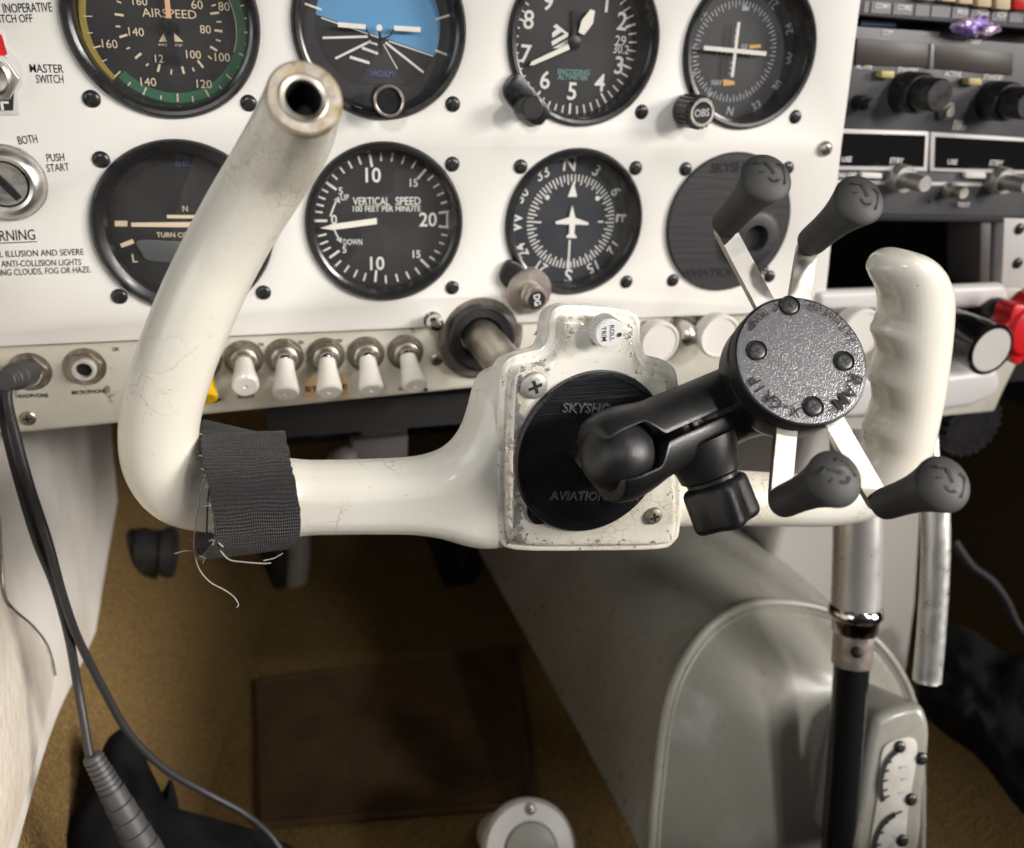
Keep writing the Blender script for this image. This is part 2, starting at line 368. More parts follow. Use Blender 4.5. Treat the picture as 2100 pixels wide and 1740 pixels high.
def yoke_mat():
    """cream paint with hairline crazing, scratches and grime; bare metal where the 'wear' attribute says the paint is rubbed off"""
    m = bpy.data.materials.new('yoke_paint'); m.use_nodes = True; N = m.node_tree.nodes; L = m.node_tree.links
    b = N['Principled BSDF']; tc = N.new('ShaderNodeTexCoord'); o = tc.outputs['Object']
    def nz(scale, det=4, rough=.5, vec=o):
        t = N.new('ShaderNodeTexNoise'); t.inputs['Scale'].default_value = scale; t.inputs['Detail'].default_value = det; t.inputs['Roughness'].default_value = rough; L.new(vec, t.inputs['Vector']); return t
    def rng(sock, a, c, x=0., y=1.):
        r = N.new('ShaderNodeMapRange'); r.inputs[1].default_value = a; r.inputs[2].default_value = c; r.inputs[3].default_value = x; r.inputs[4].default_value = y; L.new(sock, r.inputs[0]); return r.outputs[0]
    def mth(op, x, y):
        q = N.new('ShaderNodeMath'); q.operation = op
        for i, s in ((0, x), (1, y)):
            if isinstance(s, (int, float)): q.inputs[i].default_value = s
            else: L.new(s, q.inputs[i])
        return q.outputs[0]
    def mix(fac, x, y):
        q = N.new('ShaderNodeMix'); q.data_type = 'RGBA'; L.new(fac, q.inputs[0])
        for i, s in ((6, x), (7, y)):
            if isinstance(s, tuple): q.inputs[i].default_value = (*s, 1)
            else: L.new(s, q.inputs[i])
        return q.outputs[2]
    base = mix(rng(nz(16).outputs[0], .38, .68), (.74, .725, .66), (.69, .655, .56))
    # hairline cracks
    wob = N.new('ShaderNodeMix'); wob.data_type = 'VECTOR'; wob.inputs[0].default_value = .012
    L.new(o, wob.inputs[4]); L.new(nz(90, 3).outputs['Color'], wob.inputs[5])
    vo = N.new('ShaderNodeTexVoronoi'); vo.feature = 'DISTANCE_TO_EDGE'; vo.inputs['Scale'].default_value = 95; L.new(wob.outputs[1], vo.inputs['Vector'])
    crack = mth('MULTIPLY', rng(vo.outputs['Distance'], .004, .015, 1, 0), rng(nz(21, 2).outputs[0], .54, .62))
    vo2 = N.new('ShaderNodeTexVoronoi'); vo2.feature = 'DISTANCE_TO_EDGE'; vo2.inputs['Scale'].default_value = 300; L.new(wob.outputs[1], vo2.inputs['Vector'])
    crack2 = mth('MULTIPLY', rng(vo2.outputs['Distance'], .01, .05, 1, 0), rng(nz(17, 2).outputs[0], .60, .70))
    c1 = mix(mth('MULTIPLY', mth('MAXIMUM', crack, crack2), .6), base, (.30, .24, .15))
    # scuffs
    mp = N.new('ShaderNodeMapping'); mp.inputs['Scale'].default_value = (1, 1, 3.2); mp.inputs['Rotation'].default_value = (.2, .6, .4); L.new(o, mp.inputs[0])
    sc = mth('MULTIPLY', rng(nz(330, 2, .5, mp.outputs[0]).outputs[0], .70, .74), rng(nz(28, 2).outputs[0], .52, .62))
    c2 = mix(mth('MULTIPLY', sc, .8), c1, (.20, .18, .14))
    at = N.new('ShaderNodeAttribute'); at.attribute_name = 'wear'
    chip = nz(380, 7, .68).outputs[0]
    w = rng(mth('ADD', at.outputs['Fac'], mth('MULTIPLY', mth('SUBTRACT', chip, .5), 3.4)), .60, .66)
    gr = rng(mth('ADD', at.outputs['Fac'], mth('MULTIPLY', mth('SUBTRACT', nz(120, 4).outputs[0], .5), 1.6)), .30, .75)
    c3 = mix(mth('MULTIPLY', gr, .7), c2, (.36, .30, .19))
    c4 = mix(w, c3, (.74, .735, .72))
    b.inputs['Coat Weight'].default_value = .35; b.inputs['Coat Roughness'].default_value = .12
    L.new(c4, b.inputs['Base Color']); L.new(mth('MULTIPLY', w, .75), b.inputs['Metallic'])
    L.new(mth('ADD', rng(nz(60).outputs[0], .3, .7, .26, .40), mth('MULTIPLY', w, -.06)), b.inputs['Roughness'])
    bp = N.new('ShaderNodeBump'); bp.inputs['Strength'].default_value = .35; bp.inputs['Distance'].default_value = .0006
    hh = mth('SUBTRACT', mth('MULTIPLY', nz(55, 3).outputs[0], .35), mth('ADD', mth('MULTIPLY', w, .5), mth('MULTIPLY', crack, .3)))
    L.new(hh, bp.inputs['Height']); L.new(bp.outputs[0], b.inputs['Normal'])
    return m
M['yoke_paint'] = yoke_mat()

def horn_end_mat():
    return mat('bare_end', (.52, .47, .40), .45, .75, vary=(120, (.42, .30, .13), .42, .58), bump=('noise', 300, .4, .0008), dirt=(260, (.12, .08, .04), .64), rvar=.15)
M['bare_end'] = horn_end_mat()

def weave_mat():
    m = bpy.data.materials.new('webbing'); m.use_nodes = True; N = m.node_tree.nodes; L = m.node_tree.links
    b = N['Principled BSDF']; b.inputs['Base Color'].default_value = (.024, .023, .025, 1); b.inputs['Roughness'].default_value = .6; b.inputs['Sheen Weight'].default_value = .06
    uv = N.new('ShaderNodeTexCoord'); at = N.new('ShaderNodeAttribute'); at.attribute_name = 'wear'
    sx = N.new('ShaderNodeSeparateXYZ'); L.new(uv.outputs['Object'], sx.inputs[0])
    def sn(sock, k, ph=None):
        q = N.new('ShaderNodeMath'); q.operation = 'MULTIPLY'; L.new(sock, q.inputs[0]); q.inputs[1].default_value = k
        r = q.outputs[0]
        if ph:
            p = N.new('ShaderNodeMath'); p.operation = 'ADD'; L.new(r, p.inputs[0]); L.new(ph, p.inputs[1]); r = p.outputs[0]
        s_ = N.new('ShaderNodeMath'); s_.operation = 'SINE'; L.new(r, s_.inputs[0]); return s_.outputs[0]
    fine = sn(sx.outputs['X'], 2*math.pi/.0007)
    rib = sn(at.outputs['Fac'], 2*math.pi/.0013)
    ml = N.new('ShaderNodeMath'); ml.operation = 'MULTIPLY'; L.new(fine, ml.inputs[0]); ml.inputs[1].default_value = .30
    mr = N.new('ShaderNodeMath'); mr.operation = 'MULTIPLY'; L.new(rib, mr.inputs[0]); mr.inputs[1].default_value = .6; rib = mr.outputs[0]
    ad = N.new('ShaderNodeMath'); ad.operation = 'ADD'; L.new(rib, ad.inputs[0]); L.new(ml.outputs[0], ad.inputs[1])
    nz = N.new('ShaderNodeTexNoise'); nz.inputs['Scale'].default_value = 700; L.new(uv.outputs['Object'], nz.inputs['Vector'])
    a2 = N.new('ShaderNodeMath'); a2.operation = 'ADD'; L.new(ad.outputs[0], a2.inputs[0]); L.new(nz.outputs[0], a2.inputs[1])
    bp = N.new('ShaderNodeBump'); bp.inputs['Strength'].default_value = .9; bp.inputs['Distance'].default_value = .0004
    L.new(a2.outputs[0], bp.inputs['Height']); L.new(bp.outputs[0], b.inputs['Normal'])
    r = N.new('ShaderNodeMapRange'); r.inputs[1].default_value = -.6; r.inputs[2].default_value = 1.8; L.new(a2.outputs[0], r.inputs[0])
    mx = N.new('ShaderNodeMix'); mx.data_type = 'RGBA'; mx.inputs[6].default_value = (.005, .0047, .0054, 1); mx.inputs[7].default_value = (.026, .0245, .027, 1)
    L.new(r.outputs[0], mx.inputs[0]); L.new(mx.outputs[2], b.inputs['Base Color'])
    return m
M['webbing'] = weave_mat()
def grain_mat():
    return mat('grained_face', (.18, .18, .187), .24, .8, bump=('noise', 1800, .7, .00032), rvar=.03)
M['grained_face'] = grain_mat()
M['printed_black'] = mat('printed_black', (.010, .010, .013), .30, bump=('noise', 520, .5, .0005), stretch=(.04, 1, 5), rvar=.05)
M['printed_grey'] = mat('printed_grey', (.022, .021, .024), .5, bump=('noise', 420, .4, .0005), stretch=(.06, 1, 5))
M['printed_shine'] = mat('printed_shine', (.16, .16, .17), .22, .4, bump=('noise', 900, .9, .0008))
defm('inclinometer', (.085, .09, .095), .35)

# ================================================================== SETTING: floor, side wall, firewall
def quad_grid(mb, P, nu, nv, f=None):
    vs = [P(i/nu, j/nv) for j in range(nv+1) for i in range(nu+1)]
    mb.add(vs, [(j*(nu+1)+i, j*(nu+1)+i+1, (j+1)*(nu+1)+i+1, (j+1)*(nu+1)+i) for j in range(nv) for i in range(nu)])
mb = MB(); mb.box(Matrix.Identity(4), (.5, .3, -.62), (1.9, 1.9, .04)); obj('floor', mb, M['carpet'], kind='structure')
mb = MB(); mb.box(Matrix.Identity(4), (.5, .86, -.2), (1.9, .04, .9)); obj('firewall', mb, M['firewall_dark'], label='dark firewall at the far end of the footwell', cat_='wall')
# carpeted lower wall, sloping in towards the floor
mb = MB()
quad_grid(mb, lambda s, t: Vector((-.114+(.062+.24*max(0, -.30+.78*s-.10))*t**1.2, -.30+.78*s, -.34-.27*t)), 20, 10)
quad_grid(mb, lambda s, t: Vector((.040-.16*t, .48+.02*t, -.61+.27*s)), 4, 6)
obj('kick_panel', mb, M['carpet'], label='golden brown carpeted kick panel below the white side wall', cat_='wall carpet')

# white upholstered side panel: its lower edge runs level, its front end is rounded
def side_outline():
    e = [atx(u, v, -.10) for u, v in ((40, 1740), (112, 1495), (168, 1370), (220, 1248), (240, 1165), (246, 1085), (240, 1000), (232, 920), (230, 860))]
    return cat([Vector((-.32, -.362))]+[Vector((p.y, p.z)) for p in e], 5)+[Vector((.33, -.10)), Vector((-.32, -.10))]
mb = MB(); fw = frame((-.104, 0, 0), (0, 1, 0), (0, 0, 1), (1, 0, 0))
mb.prism(fw, [tuple(p) for p in side_outline()], -.02, .004)
sidew = obj('side_wall', mb, M['wall_white'], bevel=.004, seg=3, label='white upholstered cabin side wall beneath the headphone jack', cat_='side wall')
mb = MB()
XP = -.096
seam = [(0, 1060), (3, 1140), (9, 1215), (26, 1248), (70, 1287), (100, 1330), (114, 1385), (104, 1450)]
ppx = [(-60, 900)]+seam+[(86, 1520), (58, 1620), (20, 1745), (-40, 1960), (-500, 1960), (-700, 900)]
mb.prism(fw, [(p.y, p.z) for p in (atx(u, v, XP) for u, v in ppx)], .0035, .008)
obj('map_pocket', mb, M['leather_cream'], parent=sidew, bevel=.0022, seg=3, label='cream leather pocket panel with a curved seam')
mb = MB()
mb.tube(cat([atx(u, v, XP+.0012) for u, v in seam[:-1]], 6), .0006, 8); obj('piping', mb, M['steel_dull'], parent=sidew)
# ribbed floor mat
mb = MB(); q = [atz(u, v, -.5955) for u, v in ((528, 1398), (1055, 1330), (1092, 1648), (540, 1692))]
def matP(s, t): return (q[0]*(1-s)+q[1]*s)*(1-t)+(q[3]*(1-s)+q[2]*s)*t
nr = 132
rows = []
for j in range(nr+1):
    t = j/nr; z = .0008 if j % 4 in (1, 2) else 0
    for i in range(9): p = matP(i/8, t).copy(); p.z += z; rows.append(p)
mb.add(rows, [(j*9+i, j*9+i+1, (j+1)*9+i+1, (j+1)*9+i) for j in range(nr) for i in range(8)])
a = [matP(0, 0), matP(1, 0), matP(1, 1), matP(0, 1)]
for i in range(4): mb.tube([a[i], a[(i+1) % 4]], .0035, 8)
obj('floor_mat', mb, M['mat_brown'], label='dark red brown ribbed rubber mat lying on the carpeted floor', cat_='floor mat')

# ================================================================== INSTRUMENT PANEL
G = {'air': ((334, 41), .0398), 'att': ((781, 57), .0398), 'alt': ((1199, 85), .0395), 'vor': ((1538, 106), .0385),
     'trn': ((379, 470), .0402), 'vsi': ((791, 459), .0392), 'dgi': ((1178.5, 458.5), .0385), 'blk': ((1493, 457), .0382)}
GC = {k: aty(u, v, 0) for k, ((u, v), r) in G.items()}
def plate_holes(fr, outer, holes, c0, c1, bev=.0):
    cu = bpy.data.curves.new('t', 'CURVE'); cu.dimensions = '2D'; cu.fill_mode = 'BOTH'; cu.extrude = (c1-c0)/2; cu.bevel_depth = bev; cu.bevel_resolution = 1; cu.offset = -bev
    def sp(P):
        s = cu.splines.new('POLY'); s.points.add(len(P)-1); s.use_cyclic_u = True
        for i, p in enumerate(P): s.points[i].co = (p[0], p[1], 0, 1)
    sp(outer)
    for x, y, r in holes: sp([(x+r*math.cos(2*math.pi*i/64), y+r*math.sin(2*math.pi*i/64)) for i in range(64)])
    o = bpy.data.objects.new('t', cu); COL.objects.link(o); bpy.context.view_layer.update()
    me = bpy.data.meshes.new_from_object(o.evaluated_get(bpy.context.evaluated_depsgraph_get()))
    mb = MB(); mb.add([fr @ Vector((v.co.x, v.co.y, v.co.z+(c0+c1)/2)) for v in me.vertices], [tuple(p.vertices) for p in me.polygons])
    bpy.data.objects.remove(o); bpy.data.curves.remove(cu); bpy.data.meshes.remove(me); return mb
PF = pf((0, 0, 0))
shaft = aty(985, 690, 0)
notch = [(shaft.x+.0215*math.cos(R_(a)), shaft.z+.0215*math.sin(R_(a))) for a in range(18, 163, 6)][::-1]
zb = -.1415
outer = [(-.20, zb)]+[(x, max(z, zb)) for x, z in notch]+[(.3600, zb), (.3495, -.046), (.3435, .03), (.339, .075), (-.20, .075)]
holes = [(GC[k].x, GC[k].z, .0372 if k != 'blk' else .030) for k in G]
mb = plate_holes(PF, outer, holes, -.0025, 0., .0004)
panel = obj('instrument_panel', mb, M['panel_paint'], origin=Vector((.08, 0, zb)), smooth=30, label='white painted instrument panel with round gauge cutouts and stuck on lettering', cat_='instrument panel')
# stuck-on lettering and its clear tapes
def tape(poly, m='tape_clear', c=.0003, par=panel, fr=PF):
    t = MB(); t.sheet(fr, [loc_on(fr, u, v, c) for u, v in poly], c); return obj('label_tape', t, M[m], parent=par)
tape([(98, 122), (140, 124), (146, 180), (102, 181)]); tape([(-30, 468), (176, 463), (190, 570), (-30, 582)])
tape([(-20, -10), (124, -8), (124, 60), (-20, 66)])
def lettering(lines, par=panel, m='ink', fr=PF, c=.0006, off=.004, slant=0.):
    for ln in lines: t = MB(); text_px(t, fr, ln[0], *ln[1:5], ln[5], c, off=off, slant=slant); obj('lettering', t, M[m], parent=par)
lettering([('INOPERATIVE', 8, 27, 108, 24, 16), ('ITCH OFF', 0, 47, 68, 46, 14)], slant=.06)
lettering([('MASTER', 62, 149, 131, 150, 15), ('SWITCH', 75, 171, 131, 171, 15)], slant=.06)
lettering([('BOTH', 39, 297, 78, 293, 15)], slant=.06)
lettering([('PUSH', 97, 332, 133, 330, 14), ('START', 97, 353, 143, 350, 14)], slant=.06)
lettering([('RNING', 0, 495, 73, 492, 20), ('L ILLUSION AND SEVERE', 0, 528, 172, 523, 12), ('ANTI-COLLISION LIGHTS', 3, 548, 167, 544, 12), ('ING CLOUDS, FOG OR HAZE.', 0, 566, 187, 559, 12)], slant=.08)
t = MB(); fr = PF; t.bar(fr, loc_on(fr, -4, 499.5, .0006), loc_on(fr, 76, 496, .0006), .0004, .0006); obj('underline', t, M['ink'], parent=panel)

# screws: one mesh, many copies
def screw_mesh(r, h, mats, recess=True, seg=24):
    m_ = MB(); I = Matrix.Identity(4)
    m_.lathe(I, [(r, 0), (r*1.0, h*.25), (r*.9, h*.62), (r*.66, h*.88), (r*.3, h), (0, h)], seg)
    if recess:
        m_.box(I, (0, 0, h*.93), (r*1.0, r*.24, h*.2), 1); m_.box(I, (0, 0, h*.931), (r*.24, r*1.0, h*.2), 1)
    me = obj('screw', m_, mats, world=False, origin=Vector((0, 0, 0))); d = me.data; bpy.data.objects.remove(me); return d
SCREW = screw_mesh(.0037, .0019, [M['screw_black'], M['slot_black']])
def put_screw(p, par, me=None, rot=None, name='screw', c=(0, -1, 0)):
    fr = axf(p, c) @ Matrix.Rotation(random.random()*1.5 if rot is None else rot, 4, 'Z')
    o = bpy.data.objects.new(name, me or SCREW); COL.objects.link(o)
    if par is not None: o.parent = par; o.matrix_basis = WM[par].inverted() @ fr; WM[o] = WM[par]
    else: o.matrix_world = fr; WM[o] = fr
    return o

# ------------------------------------------------------------------ gauges
def gauge(key, name, label, cat_, dial='dial_black', screws=(), glass=True, depth=.0095, rin=.0045):
    o = GC[key]; r = G[key][1]; fr = pf(o)
    t = thing(name, fr, label, cat_, 'round flight instruments in the panel')
    b = MB().lathe(fr, [(r-rin-.0009, -depth), (r-rin-.0007, -.004), (r-rin, .0010), (r-.0033, .0030), (r-.0018, .0033), (r-.0005, .0022), (r, .0002), (r, -.001)], 72)
    obj('bezel', b, M['bezel_black'], parent=t)
    d = MB().lathe(fr, [(r-rin+.001, -depth), (0, -depth)], 64); obj('dial', d, M[dial], parent=t)
    if glass:
        g = MB().lathe(fr, [(0, .0), (r-rin-.0001, .0)], 64); obj('glass', g, M['glass'], parent=t)
    for u, v in screws: put_screw(aty(u, v, 0), t)
    return t, fr, -depth
def marks(t, mb, m, name='dial_marking'): return obj(name, mb, M[m], parent=t)
def ticks(mb, fr, c, o, r0, r1, angs, w):
    for a in angs:
        e = Vector((math.cos(R_(a)), math.sin(R_(a)))); o2 = Vector(o)
        mb.bar(fr, o2+e*r0, o2+e*r1, w, c)

# airspeed
t, fr, c = gauge('air', 'airspeed_indicator', 'round airspeed gauge with green, white and yellow speed bands', 'gauge', screws=((188, 203), (510, 212)), depth=.011)
o = Vector(loc_on(fr, 346, 50, c)); c1 = c+.0003; c2 = c+.0006
K = .2865
def an(x, y):                                        # angle of a crop point round the dial centre
    p = Vector(loc_on(fr, x*K, y*K, c)); d = p-o; return math.degrees(math.atan2(d.y, d.x)), d.length
def rad_(x, y): return (Vector(loc_on(fr, x*K, y*K, c))-o).length
gi, go = rad_(1270, 668), rad_(1272, 738); wi_ = rad_(1690, 215); yi, yo = rad_(640, 235), rad_(590, 240)
t1 = MB(); t1.ring(fr, gi, go, c1, -136, 22, 60, o=o); marks(t, t1, 'band_green', 'speed_band')
t1 = MB(); t1.ring(fr, wi_, gi+.0002, c1+.0001, -21, 40, 40, o=o); marks(t, t1, 'mark_cream', 'speed_band')
t1 = MB(); t1.ring(fr, yi, yo, c1, -220, -137, 50, o=o); marks(t, t1, 'band_yellow', 'speed_band')
t1 = MB()
for s, x, y, h in (('160', 785, 315, 48), ('140', 975, 230, 48), ('140', 1062, 588, 50), ('120', 1462, 603, 50), ('100', 1592, 412, 50), ('80', 1470, 212, 48), ('100', 1385, 392, 48), ('12', 1140, 422, 46), ('60', 1410, 35, 50), ('80', 1603, 48, 50), ('160', 1000, 10, 46)):
    text_c(t1, fr, s, loc_on(fr, x*K, y*K, c2), h*K*.415/CF*1.0, 0, c2, off=.0, wk=1.02)
text_px(t1, fr, 'AIRSPEED', 1020*K, 120*K, 1408*K, 137*K, 52*K, c2)
for x0, y0, x1, y1, w in ((820, 103, 885, 112, 14), (828, 190, 862, 192, 10), (855, 268, 912, 250, 14), (905, 352, 930, 342, 9), (968, 420, 1010, 383, 14), (1046, 474, 1062, 456, 9), (1130, 515, 1143, 462, 14), (1224, 535, 1228, 500, 9), (1303, 478, 1318, 530, 14), (1378, 485, 1390, 512, 9), (1415, 435, 1455, 485, 14), (1490, 402, 1515, 425, 9), (1505, 335, 1555, 365, 14), (1545, 285, 1580, 297, 9), (1535, 218, 1592, 226, 14), (1550, 158, 1585, 158, 9), (1505, 100, 1568, 92, 14), (1515, 45, 1545, 35, 9), (835, 10, 868, 22, 9),
                         (665, 345, 722, 330, 9), (600, 118, 660, 118, 6), (625, 238, 662, 236, 6), (730, 440, 765, 428, 6), (820, 552, 862, 512, 8), (915, 615, 935, 590, 8), (1025, 680, 1047, 628, 9), (1152, 715, 1153, 685, 8), (1272, 730, 1270, 672, 9), (1382, 730, 1378, 690, 8), (1500, 700, 1470, 645, 9), (1596, 648, 1568, 615, 8), (1668, 580, 1618, 532, 9), (1730, 500, 1700, 480, 8), (1770, 415, 1712, 385, 9), (1790, 325, 1755, 318, 8), (1800, 238, 1750, 232, 9), (1790, 133, 1748, 133, 8), (1768, 35, 1720, 45, 9)):
    t1.bar(fr, loc_on(fr, x0*K, y0*K, c2), loc_on(fr, x1*K, y1*K, c2), w*K*.41/CF, c2)
for x in ((1137, 300, 1195, 300, 1170, 240), (1238, 300, 1312, 300, 1250, 240)): t1.sheet(fr, [loc_on(fr, x[i]*K, x[i+1]*K, c2) for i in (0, 2, 4)], c2)
text_px(t1, fr, 'MO', 1137*K, 330*K, 1195*K, 330*K, 14*K, c2, off=.02); text_px(t1, fr, 'EY', 1240*K, 332*K, 1312*K, 336*K, 14*K, c2, off=.02)
marks(t, t1, 'mark_cream')
t1 = MB(); cN = c+.003
pv = Vector(loc_on(fr, 348, 54, cN)); tp = Vector(loc_on(fr, 343, 0, cN)); tp = pv+(tp-pv)*2
t1.prism(fr, [pv+Vector((-.0011, .003)), pv+Vector((.0011, .003)), tp+Vector((.0009, 0)), tp+Vector((-.0009, 0))], cN, cN+.0006); obj('needle', t1, M['needle_orange'], parent=t)
t1 = MB(); tl = Vector(loc_on(fr, 354, 118, cN)); t1.bar(fr, pv, tl, .0028, cN+.0001); t1.lathe(fr @ Matrix.Translation((*pv, 0)), [(.0034, cN), (.0030, cN+.0012), (0, cN+.0014)], 24)
t1.lathe(fr @ Matrix.Translation((*tl, 0)), [(.0025, cN), (.0025, cN+.0006), (0, cN+.0006)], 24); obj('needle_hub', t1, M['bezel_black'], parent=t)

# attitude
t, fr, c = gauge('att', 'attitude_indicator', 'round horizon gauge with a bright blue sky half', 'gauge', dial='dial_grey', screws=((928, 214), (635, 212)), depth=.010)
X = lambda x, y, cc: loc_on(fr, 546.9+.2604*x, .2604*y, cc)
oc = Vector(X(885, 200, c)); rr = 455*.2604*.426/CF
ca = c+.0002
t1 = MB().ring(fr, .0, rr, ca, o=oc); marks(t, t1, 'dial_black', 'horizon_ball')
hl = Vector(X(430, 140, ca)); hr = Vector(X(1310, 440, ca)); d = (hr-hl)
pts = []
for i in range(181):
    a_ = 2*math.pi*i/180; p = oc+Vector((rr*math.cos(a_), rr*math.sin(a_)))
    if d.x*(p.y-hl.y)-d.y*(p.x-hl.x) > 0: pts.append((math.atan2(p.y-oc.y, p.x-oc.x), p))
pts = sorted(pts, key=lambda q: (q[0]-math.atan2(hr.y-oc.y, hr.x-oc.x)) % (2*math.pi))
t1 = MB(); t1.sheet(fr, [p for _, p in pts], ca+.0002); marks(t, t1, 'sky_blue', 'sky_half')
t1 = MB(); t1.sheet(fr, [X(905, 330, ca), X(725, 655, ca), X(1085, 665, ca)], ca+.0002)
t1.sheet(fr, [X(540, 662, ca), X(1330, 690, ca), X(1240, 850, ca), X(1050, 930, ca), X(760, 930, ca), X(600, 840, ca)], ca+.0001); marks(t, t1, 'dial_grey', 'ball_mask')
t1 = MB(); cb = ca+.0005
for x0, y0, x1, y1, w in ((430, 142, 880, 296, 9), (960, 325, 1310, 443, 9), (440, 300, 795, 290, 16), (540, 463, 820, 325, 16), (935, 335, 1235, 572, 16), (920, 350, 1030, 545, 7), (655, 450, 810, 498, 20), (750, 378, 876, 424, 18), (815, 335, 872, 353, 14), (300, 30, 432, 78, 16), (1330, 155, 1450, 118, 16), (1328, 398, 1442, 442, 16)):
    t1.bar(fr, X(x0, y0, cb), X(x1, y1, cb), w*.2604*.425/CF, cb)
marks(t, t1, 'mark_white')
t1 = MB(); text_px(t1, fr, 'VACUUM', 546.9+.2604*815, .2604*596, 546.9+.2604*1000, .2604*608, 10, cb, off=.01); marks(t, t1, 'mark_blue')
t1 = MB(); cc = c+.0045
t1.bar(fr, X(560, 195, cc), X(780, 213, cc), .0020, cc); t1.bar(fr, X(1003, 222, cc), X(1212, 235, cc), .0021, cc); t1.ring(fr, 0, .0014, cc, o=X(888, 220, cc))
t2 = MB()
bow = [X(780, 222, cc), X(815, 285, cc), X(890, 315, cc), X(965, 290, cc), X(1003, 232, cc)]
for p, q in zip(bow, bow[1:]): t2.bar(fr, p, q, .0007, cc-.0001)
t2.bar(fr, X(888, 232, cc), X(900, 420, cc), .0010, cc-.0002)
obj('aircraft_symbol', t1, M['needle_white'], parent=t); obj('symbol_wire', t2, M['bezel_black'], parent=t)
kp = aty(798, 208, -.017)
k = MB(); kf = pf((kp.x, 0, kp.z)); k.lathe(kf, [(.0066, .003), (.0066, .0165), (.0060, .0170), (.0056, .0170), (.0052, .0160), (0, .0160)], 40); kn = obj('cage_knob', k, M['bezel_black'], parent=t)
k = MB().lathe(kf, [(.0069, .0160), (.0070, .0170), (.0063, .0176), (.0057, .0172), (.0057, .0164)], 40); obj('knob_ring', k, M['brass'], parent=kn)

# altimeter
def ear(t, fr, pts, c0=.0002, c1=.004):
    P = cat([loc_on(fr, u, v, c1) for u, v in pts], 5, True)
    e = MB(); e.prism(fr, [tuple(p) for p in P], c0, c1); return obj('bezel_ear', e, M['bezel_black'], parent=t, bevel=.0008)
t, fr, c = gauge('alt', 'altimeter', 'round altimeter gauge with white numerals and a black setting knob', 'gauge', screws=((1315, 230), (1078, 222)))
ear(t, fr, [(1064, 150), (1040, 170), (1034, 190), (1045, 212), (1085, 250), (1105, 258), (1118, 250), (1128, 225), (1100, 190)])
A = lambda x, y, cc=None: loc_on(fr, 1011.7+.3255*x, .3255*y, c if cc is None else cc)
o = Vector(A(510, 275)); t1 = MB(); c1 = c+.0003
for i, (x, y) in enumerate(((222, 125), (205, 340), (325, 505), (495, 575), (670, 522), (790, 412), (810, 135), (715, 20), (345, 8))):
    text_c(t1, fr, '876543219'[i], A(x, y), 98*.3255*.435/CF, -2, c1, off=.012, wk=1.0)
RT = (Vector(A(490, 725))-o).length
for i in range(50):
    a_ = -90+i*7.2
    ticks(t1, fr, c1, o, RT-(.0055 if i % 5 == 0 else .0042), RT, [a_], .0010 if i % 5 == 0 else .0007)
t1.prism(fr, [A(370, 165), A(392, 150), A(470, 215), A(478, 300), A(365, 305)][:1]*0 or [A(375, 170), A(395, 152), A(468, 212), A(470, 226)], c1, c1+.0001)
t1.sheet(fr, [A(365, 262), A(470, 205), A(470, 232), A(370, 290)], c1); t1.sheet(fr, [A(372, 305), A(470, 248), A(472, 280), A(420, 305)], c1); t1.sheet(fr, [A(372, 240), A(440, 195), A(412, 172), A(368, 210)], c1+.00005)
text_px(t1, fr, '29', 1011.7+.3255*765, .3255*285, 1011.7+.3255*832, .3255*290, 17, c1); text_px(t1, fr, '30.2', 1011.7+.3255*755, .3255*335, 1011.7+.3255*850, .3255*342, 15, c1)
marks(t, t1, 'mark_white')
t1 = MB(); text_px(t1, fr, 'ENCODING', 1011.7+.3255*405, .3255*468, 1011.7+.3255*605, .3255*475, 9, c1, off=.02); text_px(t1, fr, 'ALTIMETER', 1011.7+.3255*405, .3255*500, 1011.7+.3255*595, .3255*507, 8, c1, off=.02); marks(t, t1, 'mark_teal')
t1 = MB(); cn = c+.002
t1.prism(fr, [A(470, 280, cn), A(480, 312, cn), A(250, 412, cn), A(228, 412, cn), A(240, 388, cn)], cn, cn+.0006)
t1.prism(fr, [A(535, 205, cn), A(570, 222, cn), A(625, 150, cn), A(638, 70, cn), A(610, 60, cn), A(555, 130, cn)], cn, cn+.0006); obj('needle', t1, M['needle_white'], parent=t)
t1 = MB(); t1.lathe(fr @ Matrix.Translation((*A(510, 270, cn), 0)), [(.0032, cn-.001), (.0032, cn+.0008), (.0012, cn+.0012), (0, cn+.0012)], 30); t1.bar(fr, A(510, 265, cn), A(520, 60, cn), .0020, cn-.0002); obj('needle_hub', t1, M['bezel_black'], parent=t)
kp = aty(1092, 221, -.017); kf = pf((kp.x, 0, kp.z)); k = MB().lathe(kf, [(.0054, .003), (.0054, .0162), (.0048, .0170), (0, .0170)], 36); obj('setting_knob', k, M['rubber_black'], parent=t)

# course deviation
t, fr, c = gauge('vor', 'course_indicator', 'round course deviation gauge with crossed white needles', 'gauge', dial='dial_grey', screws=((1630, 240),), depth=.012)
o = Vector(A(1520, 330)); t1 = MB(); c1 = c+.0003; RT = (Vector(A(1525, 640))-o).length
for i in range(72): ticks(t1, fr, c1, o, RT-(.0036 if i % 2 == 0 else .0024), RT, [i*5-2], .0006)
for s, x, y, a_ in (('12', 1312, 88, 55), ('E', 1246, 285, 80), ('6', 1250, 472, 110), ('3', 1360, 605, 145), ('N', 1490, 700, -8), ('33', 1655, 668, 30), ('30', 1788, 542, 55), ('W', 1868, 370, 85), ('24', 1862, 182, 110), ('21', 1765, 25, 140)):
    text_c(t1, fr, s, A(x, y), 52*.3255*.45/CF, a_, c1, off=.008)
t1.sheet(fr, [A(1588, 15), A(1562, 68), A(1612, 68)], c1); text_px(t1, fr, 'GS', 1011.7+.3255*1560, .3255*308, 1011.7+.3255*1600, .3255*310, 8, c1, off=.02); text_px(t1, fr, 'NAV', 1011.7+.3255*1372, .3255*538, 1011.7+.3255*1438, .3255*540, 10, c1, off=.02)
